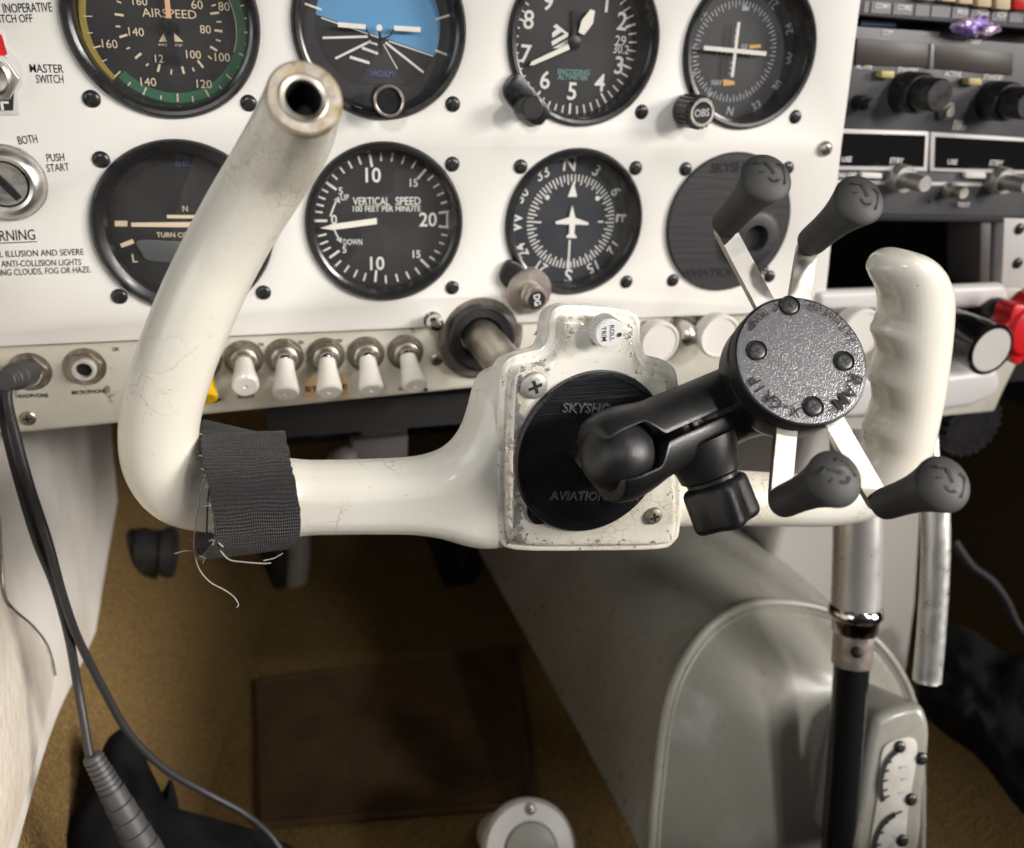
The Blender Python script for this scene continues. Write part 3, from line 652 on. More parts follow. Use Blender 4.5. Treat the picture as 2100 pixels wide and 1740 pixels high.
for i in (-4, -3, -2, 2, 3, 4): t1.ring(fr, 0, .0005, c1, o=o+Vector((i*.0026, -.0012)), n=12); t1.ring(fr, 0, .0005, c1, o=o+Vector((-.0012, i*.0026)), n=12)
marks(t, t1, 'mark_dim')
t1 = MB(); t1.sheet(fr, [A(1612, 285), A(1684, 280), A(1684, 302), A(1612, 308)], c1); t1.sheet(fr, [A(1448, 500), A(1518, 512), A(1518, 535), A(1446, 542)], c1); marks(t, t1, 'mark_orange', 'warning_flag')
t1 = MB(); cn = c+.004; t1.bar(fr, A(1548, 140, cn), A(1505, 487, cn), .0017, cn); t1.bar(fr, A(1325, 302, cn), A(1718, 340, cn), .0021, cn+.0004); obj('needle', t1, M['mark_white'], parent=t)
kp = aty(1441, 232, -.019); kf = pf((kp.x, 0, kp.z)); k = MB()
n = 40; prof = []
k.lathe(kf, [(.0076, .001), (.0076, .017), (.0070, .0185), (.0052, .0188), (.0050, .0182), (0, .0182)], 40)
for i in range(20):
    a_ = 2*math.pi*i/20; k.box(kf @ Matrix.Translation((.0077*math.cos(a_), .0077*math.sin(a_), .0095)) @ Matrix.Rotation(a_, 4, 'Z'), (0, 0, 0), (.0012, .0013, .014))
kn = obj('course_knob', k, M['bezel_black'], parent=t); k = MB().ring(kf, .0052, .0066, .0189, n=40); obj('knob_ring', k, M['steel_dull'], parent=kn)
k = MB(); text_c(k, kf, 'OBS', (0, 0), .0034, 6, .0185, off=.02); obj('knob_lettering', k, M['mark_dim'], parent=kn)

# turn coordinator
t, fr, c = gauge('trn', 'turn_indicator', 'round turn gauge mostly hidden behind the left yoke horn', 'gauge', screws=((207.5, 327.5), (245, 608), (540, 600)), rin=.0062)
B = lambda x, y, cc=None: loc_on(fr, .2865*x, 246.1+.2865*y, c if cc is None else cc)
c1 = c+.0003; t1 = MB()
t1.sheet(fr, [B(822, 722), B(912, 722), B(912, 762), B(822, 762)], c1); t1.sheet(fr, [B(858, 888), B(948, 852), B(964, 882), B(872, 915)], c1)
t1.bar(fr, B(940, 750), B(1700, 750), .0019, c1, w2=.0030); t1.bar(fr, B(1195, 692), B(1420, 694), .0016, c1)
text_c(t1, fr, 'L', B(965, 990), 58*.2865*.41/CF, 0, c1, off=.012); text_px(t1, fr, 'TURN COORDINATOR', .2865*1122, 246.1+.2865*840, .2865*1640, 246.1+.2865*842, 9, c1, off=.01); text_c(t1, fr, 'N', B(1325, 635), 40*.2865*.41/CF, 0, c1)
marks(t, t1, 'mark_cream')
t1 = MB(); P = [(990, 860), (1300, 868), (1600, 862), (1660, 930), (1560, 1005), (1300, 1018), (1070, 1006), (1010, 945)]
t1.prism(fr, [tuple(p) for p in cat([B(*p) for p in P], 4, True)], c+.0002, c+.0012); obj('inclinometer', t1, M['inclinometer'], parent=t, bevel=.0004)
t1 = MB(); text_c(t1, fr, 'D.C.', B(1310, 262), 34*.2865*.41/CF, 0, c1); text_c(t1, fr, 'ELEC.', B(1315, 312), 34*.2865*.41/CF, 0, c1); marks(t, t1, 'mark_blue')

# vertical speed
t, fr, c = gauge('vsi', 'vertical_speed_indicator', 'round climb rate gauge reading VERTICAL SPEED beside the left horn', 'gauge', screws=((927, 337), (927, 590)), depth=.0075)
V = lambda x, y, cc=None: loc_on(fr, 546.9+.2604*x, 273.4+.2604*y, c if cc is None else cc)
o = Vector(V(900, 690)); c1 = c+.0003; t1 = MB()
def tick_at(x, y, big):
    p = Vector(V(x, y)); e = (p-o).normalized(); L = .0062 if big else .0042
    t1.bar(fr, p+e*L/2, p-e*L/2, .0012 if big else .0009, c1)
for i, (x, y) in enumerate(((425, 690), (405, 620), (415, 565), (430, 508), (452, 450), (507, 415), (530, 340), (590, 287), (655, 245), (730, 212), (820, 215), (900, 185), (988, 188), (1075, 210), (1158, 248), (1222, 320), (1290, 352), (1338, 412), (1370, 478), (1400, 545), (1400, 622), (1400, 738), (1405, 803), (1385, 870), (1348, 938), (1308, 990), (1245, 1025), (1187, 1085), (1110, 1118), (1025, 1138), (938, 1152), (858, 1125), (772, 1132), (700, 1105), (630, 1068), (562, 1025), (533, 953), (475, 913), (452, 862), (437, 803))):
    tick_at(x, y, i in (0, 5, 10, 15, 20, 21, 26, 31, 36))
t1.bar(fr, V(1420, 622), V(1420, 738), .0009, c1)
for s, x, y, h in (('10', 838, 330, 105), ('15', 1158, 390, 58), ('20', 1270, 680, 105), ('15', 1180, 952, 58), ('10', 870, 1025, 102), ('5', 582, 455, 52), ('5', 612, 915, 52), ('0', 530, 680, 68)):
    text_c(t1, fr, s, V(x, y), h*.2604*.43/CF, 0, c1, off=.014, wk=.96)
for s, x0, y0, x1, y1, h in (('UP', 585, 530, 650, 528, 42), ('DOWN', 605, 880, 752, 880, 42), ('VERTICAL', 680, 568, 968, 566, 56), ('SPEED', 1015, 566, 1212, 564, 56), ('100 FEET PER MINUTE', 680, 618, 1212, 616, 40)):
    text_px(t1, fr, s, 546.9+.2604*x0, 273.4+.2604*y0, 546.9+.2604*x1, 273.4+.2604*y1, h*.2604, c1, off=.01)
for P in ([(500, 655), (535, 560), (560, 515)], [(525, 740), (545, 790), (580, 850)]):
    for p, q in zip(P, P[1:]): t1.bar(fr, V(*p), V(*q), .0008, c1)
t1.sheet(fr, [V(568, 500), V(528, 525), V(578, 550)], c1); t1.sheet(fr, [V(588, 865), V(545, 835), V(592, 822)], c1)
marks(t, t1, 'mark_white')
t1 = MB(); cn = c+.002; t1.prism(fr, [V(865, 668, cn), V(868, 715, cn), V(520, 762, cn), V(420, 748, cn), V(520, 715, cn)], cn, cn+.0006); obj('needle', t1, M['needle_white'], parent=t)
hole = MB(); hp = aty(665, 595, 0); hole.lathe(pf(hp), [(.0019, .0003), (0, .0003)], 20); obj('screw_hole', hole, M['slot_black'], parent=panel)

# heading
t, fr, c = gauge('dgi', 'heading_indicator', 'round compass heading gauge with a small white aircraft symbol', 'gauge', dial='dial_navy', screws=((1067, 342), (1303, 345), (1284, 578)), depth=.0085)
ear(t, fr, [(1048, 535), (1032, 552), (1027, 574), (1040, 592), (1075, 610), (1095, 598), (1080, 555)])
H = lambda u, v, cc=None: loc_on(fr, u, v, c if cc is None else cc)
o = Vector(H(1171, 456)); c1 = c+.0003; t1 = MB()
ro = (Vector(H(1168, 550))-o).length
for i in range(72): ticks(t1, fr, c1, o, ro-(.0052 if i % 2 == 0 else .0036), ro, [i*5-1], .0007)
for i, (s, u, v) in enumerate((('N', 1168, 336), ('3', 1223, 350), ('6', 1263, 393), ('E', 1276, 448), ('12', 1257, 510), ('15', 1215, 548), ('S', 1165, 566), ('21', 1110, 549), ('24', 1070, 514), ('W', 1057, 457), ('30', 1069, 400), ('33', 1112, 356))):
    text_c(t1, fr, s, H(u, v), (.0072 if i % 3 == 0 else .0056), -30*i-2, c1, off=.008, wk=.98)
t1.sheet(fr, [H(1176, 372), H(1164, 404), H(1183, 404)], c1)
for u, v in ((1122, 405), (1225, 407)): t1.ring(fr, 0, .0013, c1, o=H(u, v), n=20)
for u, v in ((1105, 456), (1232, 455)): t1.bar(fr, H(u-6, v), H(u+5, v), .0008, c1)
t1.bar(fr, H(1168, 492), H(1165, 552), .0010, c1)
marks(t, t1, 'mark_white')
t1 = MB(); cn = c+.0012
t1.sheet(fr, [H(1172, 421), H(1177, 440), H(1178, 446), H(1205, 456), H(1205, 461), H(1178, 460), H(1176, 478), H(1181, 485), H(1181, 488), H(1160, 487), H(1160, 484), H(1166, 478), H(1166, 460), H(1138, 459), H(1138, 454), H(1166, 445), H(1167, 439)], cn); obj('aircraft_symbol', t1, M['mark_white'], parent=t)
kp = aty(1086, 599, -.0045); kf = pf((kp.x, 0, kp.z)); k = MB().lathe(kf, [(.0125, .0005), (.0125, .004), (.0118, .0048), (.0055, .0052), (0, .0052)], 40); kn = obj('setting_knob', k, M['brass'], parent=t)
kp = aty(1101, 619, -.0165); k2 = pf((kp.x*.45+kf.col[3].x*.55, 0, kp.z*.45+kf.col[3].z*.55)); k = MB().lathe(k2, [(.0062, .005), (.0066, .006), (.0066, .0105), (.0058, .0112), (.0058, .0160), (.0050, .0168), (0, .0168)], 36); obj('knob_stem', k, M['steel_dull'], parent=kn)
k = MB().lathe(k2, [(.0046, .0169), (.0046, .0171), (0, .0171)], 30); obj('knob_cap', k, M['slot_black'], parent=kn)
k = MB(); text_c(k, k2, 'DG', (0, 0), .0032, -80, .0174, off=.02); obj('knob_lettering', k, M['mark_white'], parent=kn)

# blank cover with a mount boss
o = GC['blk']; fr = pf(o); r = G['blk'][1]
t = thing('blank_cover', fr, 'flat dark grey round cover plate filling the empty gauge hole', 'cover plate')
b = MB().lathe(fr, [(r, .0002), (r, .0022), (r-.0007, .0028), (0, .0028)], 72); obj('plate', b, M['printed_grey'], parent=t)
kp = aty(1552, 490, -.009); kf = pf((kp.x, 0, kp.z)); b = MB().lathe(kf, [(.0175, .0028), (.0170, .0050), (.0145, .0080), (.0125, .0088), (.0075, .0088), (.0070, .0080), (.0068, .0035), (0, .0034)], 48); obj('socket', b, M['printed_grey'], parent=t)
b = MB().lathe(kf, [(.00665, .0036), (0, .0036)], 32); obj('socket_hole', b, M['slot_black'], parent=t)
for ln in (('SKYSHO', 1458, 354, 1545, 352, 17), ('AVIATION GEAR', 1400, 569, 1578, 563, 15)):
    b = MB(); text_px(b, fr, *ln, .0031, off=.03); obj('lettering', b, M['slot_black'], parent=t)
for u, v in ((1405, 347), (1615, 345), (1379, 575), (1577, 567)): put_screw(aty(u, v, 0), t)

# loose panel fixings
SCREW_S = screw_mesh(.0042, .0036, [M['steel_dull'], M['slot_black']])
for (u, v, lab) in ((1690, 305, 'silver screw at the upper right edge of the white panel'),):
    s = put_screw(aty(u, v, 0), None, SCREW_S, name='panel_screw'); s['label'] = lab; s['category'] = 'screw'
p = aty(887, 657, 0); fr = pf(p); b = MB().lathe(fr, [(.0050, 0), (.0050, .0008), (.0040, .0009), (.0040, .0035), (.0046, .0045), (.0044, .0075), (.0028, .0098), (0, .0104)], 28); obj('dome_nut', b, M['chrome'], label='shiny domed nut at the lower edge of the panel left of the yoke shaft', cat_='nut', origin=fr)

# master switch plate and key switch
fr = PF
pts = [(-38, 236.5), (36, 236.5), (41, 233), (37, 198), (45, 178), (49, 155), (45, 131), (33.5, 113), (11.6, 93), (9, 66), (0, 62), (-38, 62)]
P = [loc_on(fr, u, v, .001) for u, v in pts]
b = MB(); b.prism(fr, P, .0002, .0011)
t = thing('master_switch', pf(aty(2, 160, 0)), 'chrome nut switch on a red and black ON OFF plate', 'switch')
obj('switch_plate', b, M['trim_white'], parent=t, bevel=.0003)
b = MB(); b.sheet(fr, [loc_on(fr, u, v, .0013) for u, v in ((-30, 69.5), (0, 69.5), (4, 74), (15, 111), (0, 120), (-30, 122))], .0013); obj('red_field', b, M['red_paint'], parent=t)
b = MB(); b.sheet(fr, [loc_on(fr, u, v, .0013) for u, v in ((-30, 176), (13, 178), (28.5, 188), (27, 227), (-30, 228))], .0013); obj('black_field', b, M['ink'], parent=t)
b = MB(); text_c(b, fr, 'F', loc_on(fr, 9, 211, .0016), .0058, -2, .0016, off=.02); obj('lettering', b, M['mark_white'], parent=t)
cf = pf(aty(-10, 157, 0)); b = MB(); hx = [(.0098*math.cos(R_(a-3)), .0098*math.sin(R_(a-3))) for a in range(0, 360, 60)]; b.prism(cf, hx, .0012, .0045); obj('nut', b, M['steel'], parent=t, bevel=.0005)
b = MB().lathe(cf, [(.0072, .0045), (.0072, .0085), (.0062, .0092), (.005, .0085), (0, .0085)], 30); obj('bushing', b, M['steel_dull'], parent=t)
t = thing('ignition_switch', pf(aty(15, 374, 0)), 'chrome key switch with a black key slot beside PUSH START', 'key switch')
cf = pf(aty(15, 374, -.001)); b = MB().lathe(cf, [(.0155, -.0005), (.0155, .0015), (.0150, .0030), (.0128, .0062), (.0112, .0068), (.0098, .0062), (.0095, .0052)], 64)
for i in range(90):
    a_ = 2*math.pi*i/90; b.box(cf @ Matrix.Rotation(a_, 4, 'Z'), (.0154, 0, .0010), (.0010, .0006, .0022))
obj('collar', b, M['steel'], parent=t)
b = MB().lathe(cf, [(.0097, .0048), (.0090, .0050), (.0088, .0060), (.006, .0061), (.0045, .0056), (0, .0056)], 48); obj('lock_barrel', b, M['steel'], parent=t)
b = MB().lathe(cf, [(.0098, .00525), (.0091, .00525)], 48); b.box(cf @ Matrix.Rotation(R_(-52), 4, 'Z'), (0, 0, .0060), (.0155, .0030, .0006)); obj('key_slot', b, M['slot_black'], parent=t)

# ================================================================== SWITCH PANEL under the main panel
YS = .004; SF = pf((0, YS, 0))
b = MB()
pl = [(-.20, -.134), (.262, -.134), (.262, -.1795), (.138, -.1800), (-.0814, -.1880), (-.20, -.190)]
b.prism(SF, pl, -.020, 0)
swp = obj('switch_panel', b, M['switch_paint'], bevel=.003, seg=3, origin=Vector((.03, YS, -.19)), label='worn cream switch strip below the instrument panel', cat_='switch panel')
for s, u0, v0, u1, v1, h in (('HEADPHONE', 33, 817, 100, 815, 8), ('MICROPHONE', 148, 810, 218, 806, 8), ('ON', 231, 721, 244, 720, 8), ('GLIDE', 489, 803, 518, 801, 8), ('SLOPE', 488, 818, 522, 815, 8), ('LIGHT', 577, 818, 600, 816, 7), ('ELEC', 818, 802, 850, 798, 7), ('ON', 530, 711, 541, 710, 7), ('ON', 612, 707, 623, 706, 7), ('ON', 690, 703, 701, 702, 7), ('ON', 760, 700, 771, 699, 7)):
    T1 = MB(); text_px(T1, SF, s, u0, v0, u1, v1, h, .0003, off=.015); obj('lettering', T1, M['ink'], parent=swp)
def sw(u, v): return aty(u, v, YS)
tb = MB(); tb.sheet(SF, [loc_on(SF, u, v, .0003) for u, v in ((624, 775), (716, 768), (717, 812), (624, 818))], .0003); tb = obj('label_tape', tb, M['tape_orange'], parent=swp)
T1 = MB(); text_px(T1, SF, 'STROBE', 627, 804, 713, 798, 10, .0006, off=.01); obj('lettering', T1, M['ink'], parent=swp)
for u, v, r in ((895, 738, .0036), (57, 858, .0038)):
    put_screw(sw(u, v), swp, screw_mesh(r, .0012, [M['steel_dull'], M['slot_black']]))
b = MB(); b.lathe(pf(sw(873, 799)), [(.0011, .0003), (0, .0003)], 14); obj('rivet_hole', b, M['slot_black'], parent=swp)
b = MB(); b.sheet(SF, [loc_on(SF, u, v, .0003) for u, v in ((420, 824), (440, 815), (456, 820), (440, 828))], .0003); obj('arrow_mark', b, M['ink'], parent=swp)

def jack(u, v, name, lab):
    fr = pf(sw(u, v)); t = thing(name, fr, lab, 'jack socket', 'headset jack sockets')
    b = MB(); b.lathe(fr, [(.0095, 0), (.0095, .0007), (.0070, .0009)], 40); hx = [(.0080*math.cos(R_(a+10)), .0080*math.sin(R_(a+10))) for a in range(0, 360, 60)]; b.prism(fr, hx, .0009, .0028); obj('nut', b, M['steel_dull'], parent=t)
    b = MB().lathe(fr, [(.0056, .0026), (.0056, .0056), (.0049, .0062), (.0037, .0060), (.0035, .0030), (.0035, -.002)], 36); obj('barrel', b, M['plate_white'], parent=t)
    b = MB().lathe(fr, [(.0036, .0034), (0, .0034)], 24); obj('socket_hole', b, M['slot_black'], parent=t)
    return t
jack(175, 752, 'jack_socket', 'empty silver jack socket marked MICROPHONE'); jack(62, 762, 'jack_socket', 'jack socket marked HEADPHONE with a black plug in it')

# toggle switches
def toggle(lab):
    I = Matrix.Identity(4); t = thing('toggle_switch', I, lab, 'switch', 'toggle switches in a row under the panel')
    b = MB().lathe(I, [(.0098, 0), (.0098, .0007), (.0075, .0009)], 36); hx = [(.0090*math.cos(R_(a)), .0090*math.sin(R_(a))) for a in range(0, 360, 60)]; b.prism(I, hx, .0008, .0030)
    b.lathe(I, [(.0066, .0029), (.0066, .0052), (.0058, .0058), (.0045, .0052), (.0042, .0035)], 30); obj('nut', b, M['steel_dull'], parent=t, bevel=0)
    b = MB().sphere(Vector((0, 0, .0056)), .0046, 20); obj('pivot_ball', b, M['chrome'], parent=t)
    return t
HD = [(.0042, 0), (.0045, .004), (.0053, .010), (.0062, .0155), (.0066, .0185), (.0064, .0200), (.0055, .0208), (.0013, .0208), (.0010, .0202), (0, .0202)]
tgl = None
spec = ((500, 735, (0, -.28, 1), 'white', 'white toggle switch marked GLIDE SLOPE, nearest to the yoke horn'), (583, 731, (-.06, -.72, 1), 'white', 'white toggle switch between the GLIDE SLOPE and STROBE switches'), (668, 729, (-.04, -.72, 1), 'white', 'white toggle switch over the orange STROBE label'),
        (750, 726, (-.02, -.75, 1), 'white', 'white toggle switch just right of the orange STROBE label'), (831, 722, (.06, -.62, 1), 'white', 'white toggle switch with a yellowed tip, nearest to the yoke shaft'), (414, 738, (.03, -.80, 1), 'yellow', 'toggle switch with a yellow handle behind the yoke horn'))
for i, (u, v, d, colr, lab) in enumerate(spec):
    t = toggle(lab); Mx = pf(sw(u, v))
    fr = axf((0, 0, .0055), d, (0, 1, 0)); b = MB().lathe(fr, HD, 28)
    h = obj('handle', b, M['white_plastic' if colr == 'white' else 'yellow_plastic'], parent=t)
    for ch in t.children:
        if i and ch.name.startswith(('nut', 'pivot')): pass
    t.matrix_world = Mx @ Matrix.Rotation(0, 4, 'Z')
    nut = [ch for ch in t.children if ch.name.startswith('nut')][0]; nut.matrix_basis = Matrix.Rotation(random.uniform(0, 1), 4, 'Z')

# ================================================================== YOKE SHAFT ESCUTCHEON
fr = pf((shaft.x, YS, shaft.z)); t = thing('shaft_collar', fr, 'black bushing with a grey flange where the yoke shaft enters the panel', 'collar')
b = MB().lathe(fr, [(.0245, 0), (.0245, .0030), (.0235, .0040), (.0175, .0040)], 56); obj('flange', b, M['steel_dull'], parent=t)
b = MB().lathe(fr, [(.0185, .0035), (.0185, .0075), (.0170, .0085), (.0120, .0080), (.0105, .0030), (.0100, -.010)], 56); obj('bushing', b, M['rubber_black'], parent=t)

# ================================================================== CONTROL YOKE
YY = -.150                                            # plane of the handlebar
yk = thing('control_yoke', Vector((.144, -.13, -.18)), 'cream painted control yoke with crazed paint and a worn square hub', 'control yoke')
def sweep(pts, k=5): return cat(pts, k)
raw = MB()
horn = [(624, 204, -.190, .0096), (614, 234, -.1820, .0104), (594, 284, -.171, .0114), (555, 351, -.160, .0118), (494, 450, -.153, .0119), (446, 540, -.150, .0120), (404, 630, -.150, .0122), (366, 725, -.150, .0123), (338, 815, -.150, .0124), (326, 890, -.150, .0125), (335, 955, -.150, .0126), (374, 1004, -.150, .0125), (450, 1022, -.150, .0122), (530, 1022, -.150, .0120), (590, 1021, -.150, .0120)]
P = []; Rr = []
for u, v, y, r in horn: P.append((*aty(u, v, y), r))
Q = cat(P, 6); HP = [Vector(q[:3]) for q in Q]; HR = [q[3] for q in Q]
raw.tube(HP, HR, 28)
# web that widens from the tube into the hub (left): an upright outline with round edges
def inset(Pl, d):
    n = len(Pl); r = []
    ar = sum(Pl[i].x*Pl[(i+1) % n].y-Pl[(i+1) % n].x*Pl[i].y for i in range(n)); sg = 1 if ar > 0 else -1
    for i in range(n):
        tt = (Pl[(i+1) % n]-Pl[i-1]).normalized(); r.append(Pl[i]+Vector((-tt.y, tt.x))*d*sg)
    return r
FF = pf((.1, -.1495, -.14))
web = cat([loc_on(FF, u, v, 0) for u, v in ((556, 951), (640, 951), (720, 950), (800, 947), (855, 943), (898, 932), (926, 912), (946, 882), (960, 842), (971, 800), (990, 768), (1030, 756), (1090, 770), (1130, 850), (1135, 930), (1120, 1020), (1080, 1085), (1030, 1112), (985, 1118), (945, 1112), (900, 1099), (850, 1091), (800, 1089), (720, 1089), (640, 1090), (556, 1091), (552, 1020))], 5, True)
wr_ = [(.0121-math.sqrt(.0121**2-c*c), c*k) for c, k in ((-.0118, 1.15), (-.0105, 1.15), (-.008, 1.15), (-.004, 1.1), (0, 1), (.004, 1), (.008, 1), (.0105, 1), (.0118, 1))]
bar = [(1340, 1022, .0122), (1420, 1023, .0121), (1520, 1022, .0120), (1620, 1026, .0119), (1700, 1026, .0119), (1770, 1012, .0120), (1818, 975, .0121), (1838, 925, .0121), (1850, 860, .0121)]
Q = cat([(*aty(u, v, -.145), r) for u, v, r in bar], 5); raw.tube([Vector(q[:3]) for q in Q], [q[3] for q in Q], 28)
body = [(1034, 1118), (1020, 1085), (1018, 980), (1018, 880), (1024, 770), (1040, 735), (1075, 721), (1108, 712), (1122, 690), (1126, 650), (1140, 628), (1175, 624), (1240, 629), (1288, 637), (1308, 655), (1311, 700), (1325, 730), (1362, 741), (1384, 765), (1390, 850), (1392, 960), (1391, 1075), (1380, 1108), (1345, 1123), (1200, 1126), (1090, 1126)]
YF = -.160; HF = pf((.144, YF, -.14))
out = [Vector(loc_on(HF, u, v, 0)) for u, v in body]; outc = cat(out, 5, True)
def loft_rings(mb, fr, rings, wear=None, cap0=True):
    n = len(rings[0][0]); base = len(mb.v)
    for j, (ring, c) in enumerate(rings):
        mb.v += [fr @ Vector((p.x, p.y, c)) for p in ring]
        if wear is not None:
            for i in range(n): mb.w[base+j*n+i] = wear[j](i) if callable(wear[j]) else wear[j]
    for j in range(len(rings)-1):
        for i in range(n):
            mb.f.append((base+j*n+i, base+j*n+(i+1) % n, base+(j+1)*n+(i+1) % n, base+(j+1)*n+i)); mb.m.append(0)
    e = base+(len(rings)-1)*n; mb.f.append(tuple(range(e, e+n))); mb.m.append(0)
    if cap0: mb.f.append(tuple(range(base+n-1, base-1, -1))); mb.m.append(0)
if sum(outc[i].x*outc[(i+1) % len(outc)].y-outc[(i+1) % len(outc)].x*outc[i].y for i in range(len(outc))) < 0: outc = outc[::-1]
loft_rings(raw, FF, [(inset(web, d), c) for d, c in wr_])
loft_rings(raw, HF, [([p-Vector((0, s_)) for p in inset(outc, d)], c) for d, s_, c in ((.0105, .0125, -.034), (.0070, .0100, -.029), (.0030, .0068, -.020), (-.0004, .0034, -.010), (-.0010, .0008, -.002), (.0002, 0, 0))])
def voxel(mb, size, it=6, fac=.5, cut=None):
    me = bpy.data.meshes.new('t'); me.from_pydata([tuple(v) for v in mb.v], [], mb.f)
    o = bpy.data.objects.new('t', me); COL.objects.link(o)
    r = o.modifiers.new('r', 'REMESH'); r.mode = 'VOXEL'; r.voxel_size = size; r.use_smooth_shade = True
    s = o.modifiers.new('s', 'SMOOTH'); s.factor = fac; s.iterations = it
    oc = None
    if cut:
        mc = bpy.data.meshes.new('c'); mc.from_pydata([tuple(v) for v in cut.v], [], cut.f); oc = bpy.data.objects.new('c', mc); COL.objects.link(oc)
        q = o.modifiers.new('b', 'BOOLEAN'); q.operation = 'DIFFERENCE'; q.object = oc; q.solver = 'FAST'
    bpy.context.view_layer.update()
    m2 = bpy.data.meshes.new_from_object(o.evaluated_get(bpy.context.evaluated_depsgraph_get()))
    k = MB(); k.v = [v.co.copy() for v in m2.vertices]; k.f = [tuple(p.vertices) for p in m2.polygons]; k.m = [0]*len(k.f)
    bpy.data.objects.remove(o); bpy.data.meshes.remove(me); bpy.data.meshes.remove(m2)
    if oc: bpy.data.objects.remove(oc)
    return k
e0 = HP[0]; ed = (HP[0]-HP[3]).normalized(); EF = axf(e0, ed)
cut = MB().lathe(EF, [(0, -.013), (.0052, -.013), (.0052, .01), (0, .01)], 40)
fr_ = voxel(raw, .0009, 10, cut=cut)
obj('frame', fr_, M['yoke_paint'], parent=yk, smooth=180)
# hub cover: flange, rubbed sloping rim, flat face
from mathutils import geometry as MG
def sdist(p, P_):
    best = 9
    for i in range(len(P_)):
        q = MG.intersect_point_line(p, P_[i-1], P_[i]); t_ = min(1, max(0, q[1])); d = (P_[i-1]+(P_[i]-P_[i-1])*t_-p).length
        if d < best: best = d
    return best
def inside(p, P_):
    r = False; n = len(P_)
    for i in range(n):
        a_, b_ = P_[i-1], P_[i]
        if (a_.y > p.y) != (b_.y > p.y) and p.x < (b_.x-a_.x)*(p.y-a_.y)/(b_.y-a_.y)+a_.x: r = not r
    return r
xs = [p.x for p in outc]; ys = [p.y for p in outc]; xa, xb, ya, yb = min(xs), max(xs), min(ys), max(ys)
inner = []; stp = .00085; j = 0; y_ = ya
while y_ < yb:
    x_ = xa+(stp/2 if j % 2 else 0)
    while x_ < xb:
        p = Vector((x_, y_))
        if inside(p, outc):
            d = sdist(p, outc)
            if d > .0004: inner.append((p, d))
        x_ += stp
    y_ += stp*.87; j += 1
V2 = list(outc)+[p for p, d in inner]; nO = len(outc)
r_ = MG.delaunay_2d_cdt(V2, [(i, (i+1) % nO) for i in range(nO)], [], 1, 1e-7)
def lerp(x, xs_, ys_):
    for i in range(len(xs_)-1):
        if x <= xs_[i+1]: t_ = (x-xs_[i])/(xs_[i+1]-xs_[i]); return ys_[i]+(ys_[i+1]-ys_[i])*max(0, t_)
    return ys_[-1]
cov = MB(); DD = [0]*nO+[d for p, d in inner]
ids = [o_[0] if o_ else 0 for o_ in r_[3]]
for i, p in enumerate(r_[0]):
    d = DD[ids[i]]; h = lerp(d, [0, .0006, .0020, .0026, .0031, .0040, .0049, .0060, .0080], [.0012, .0018, .0018, .0015, .0021, .0040, .0052, .0056, .0057])
    cov.v.append(HF @ Vector((p.x, p.y, h)))
    left = 1-(p.x-xa)/(xb-xa); top = (p.y-ya)/(yb-ya); side = max(0, 1-abs(left-1)*6)
    w = lerp(d, [0, .0008, .0022, .0030, .0040, .0065, .0085, .012], [.20, .34, .30, .34, .66, .66, .40, .04])
    k = .42+.90*min(1, max(0, (left-.76)/.16))*(1 if top < .78 else .4)+.50*max(0, (top-.62)/.38)+.30*max(0, (.12-top)/.12)+.2*max(0, (.1-left)/.1)
    cov.w[i] = max(0, min(1, w*min(1.22, k)))
cov.f = [tuple(f) for f in r_[2]]; cov.m = [0]*len(cov.f)
k0 = len(cov.v)
for p in outc: cov.w[len(cov.v)] = .15; cov.v.append(HF @ Vector((p.x, p.y, -.0005)))
for p in outc: cov.w[len(cov.v)] = .25; cov.v.append(HF @ Vector((p.x, p.y, .0012)))
for i in range(nO): cov.f.append((k0+i, k0+(i+1) % nO, k0+nO+(i+1) % nO, k0+nO+i)); cov.m.append(0)
obj('hub_cover', cov, M['yoke_paint'], parent=yk, smooth=180)
# bare horn end with its bore
b = MB().lathe(EF, [(.0097, -.0012), (.0096, .0007), (.0090, .0013), (.0058, .0013), (.0056, .0005), (.0056, -.002)], 56); obj('horn_end', b, M['bare_end'], parent=yk)
EB = EF @ Matrix.Translation((-.0004, -.0003, 0))
b = MB().lathe(EB, [(.0063, .0010), (.0062, .0018), (.0058, .0020), (.0047, .0017), (.0044, .0011)], 48); sl = obj('bore_sleeve', b, M['steel_dull'], parent=yk)
b = MB().lathe(EB, [(.0045, .0012), (.0044, .0004), (.0044, -.0118), (0, -.0118)], 40); obj('bore', b, M['slot_black'], parent=yk)
# moulded finger grip on the right horn
Lc = [(1842, 513), (1812, 524), (1800, 545), (1802, 575), (1806, 600), (1808, 640), (1806, 722), (1801, 800), (1796, 852), (1787, 895), (1782, 915), (1770, 945), (1752, 985)]
Ro = [(1852, 512), (1893, 523), (1920, 546), (1936, 575), (1943, 600), (1943, 650), (1936, 722), (1925, 800), (1914, 852), (1905, 895), (1900, 915), (1888, 945), (1868, 1000)]
notch_ = [(511, 0), (520, 10), (532, 15), (552, 20), (570, 14), (590, 2), (612, -7), (628, -8), (645, -4), (660, 8), (676, 22), (684, 22), (700, 8), (722, -1), (742, 7), (758, 17), (772, 23), (780, 22), (796, 8), (826, -1), (842, 7), (858, 18), (872, 22), (880, 21), (896, 8), (913, 2), (930, 6), (945, 10), (990, 6)]
def nt(v):
    for (a, x), (b_, y) in zip(notch_, notch_[1:]):
        if v <= b_: t_ = max(0, (v-a)/(b_-a)); t_ = t_*t_*(3-2*t_); return x+(y-x)*t_
    return 0
QL = cat(Lc, 9); QR = cat(Ro, 9); mbg = MB(); n = 44; rr_ = []
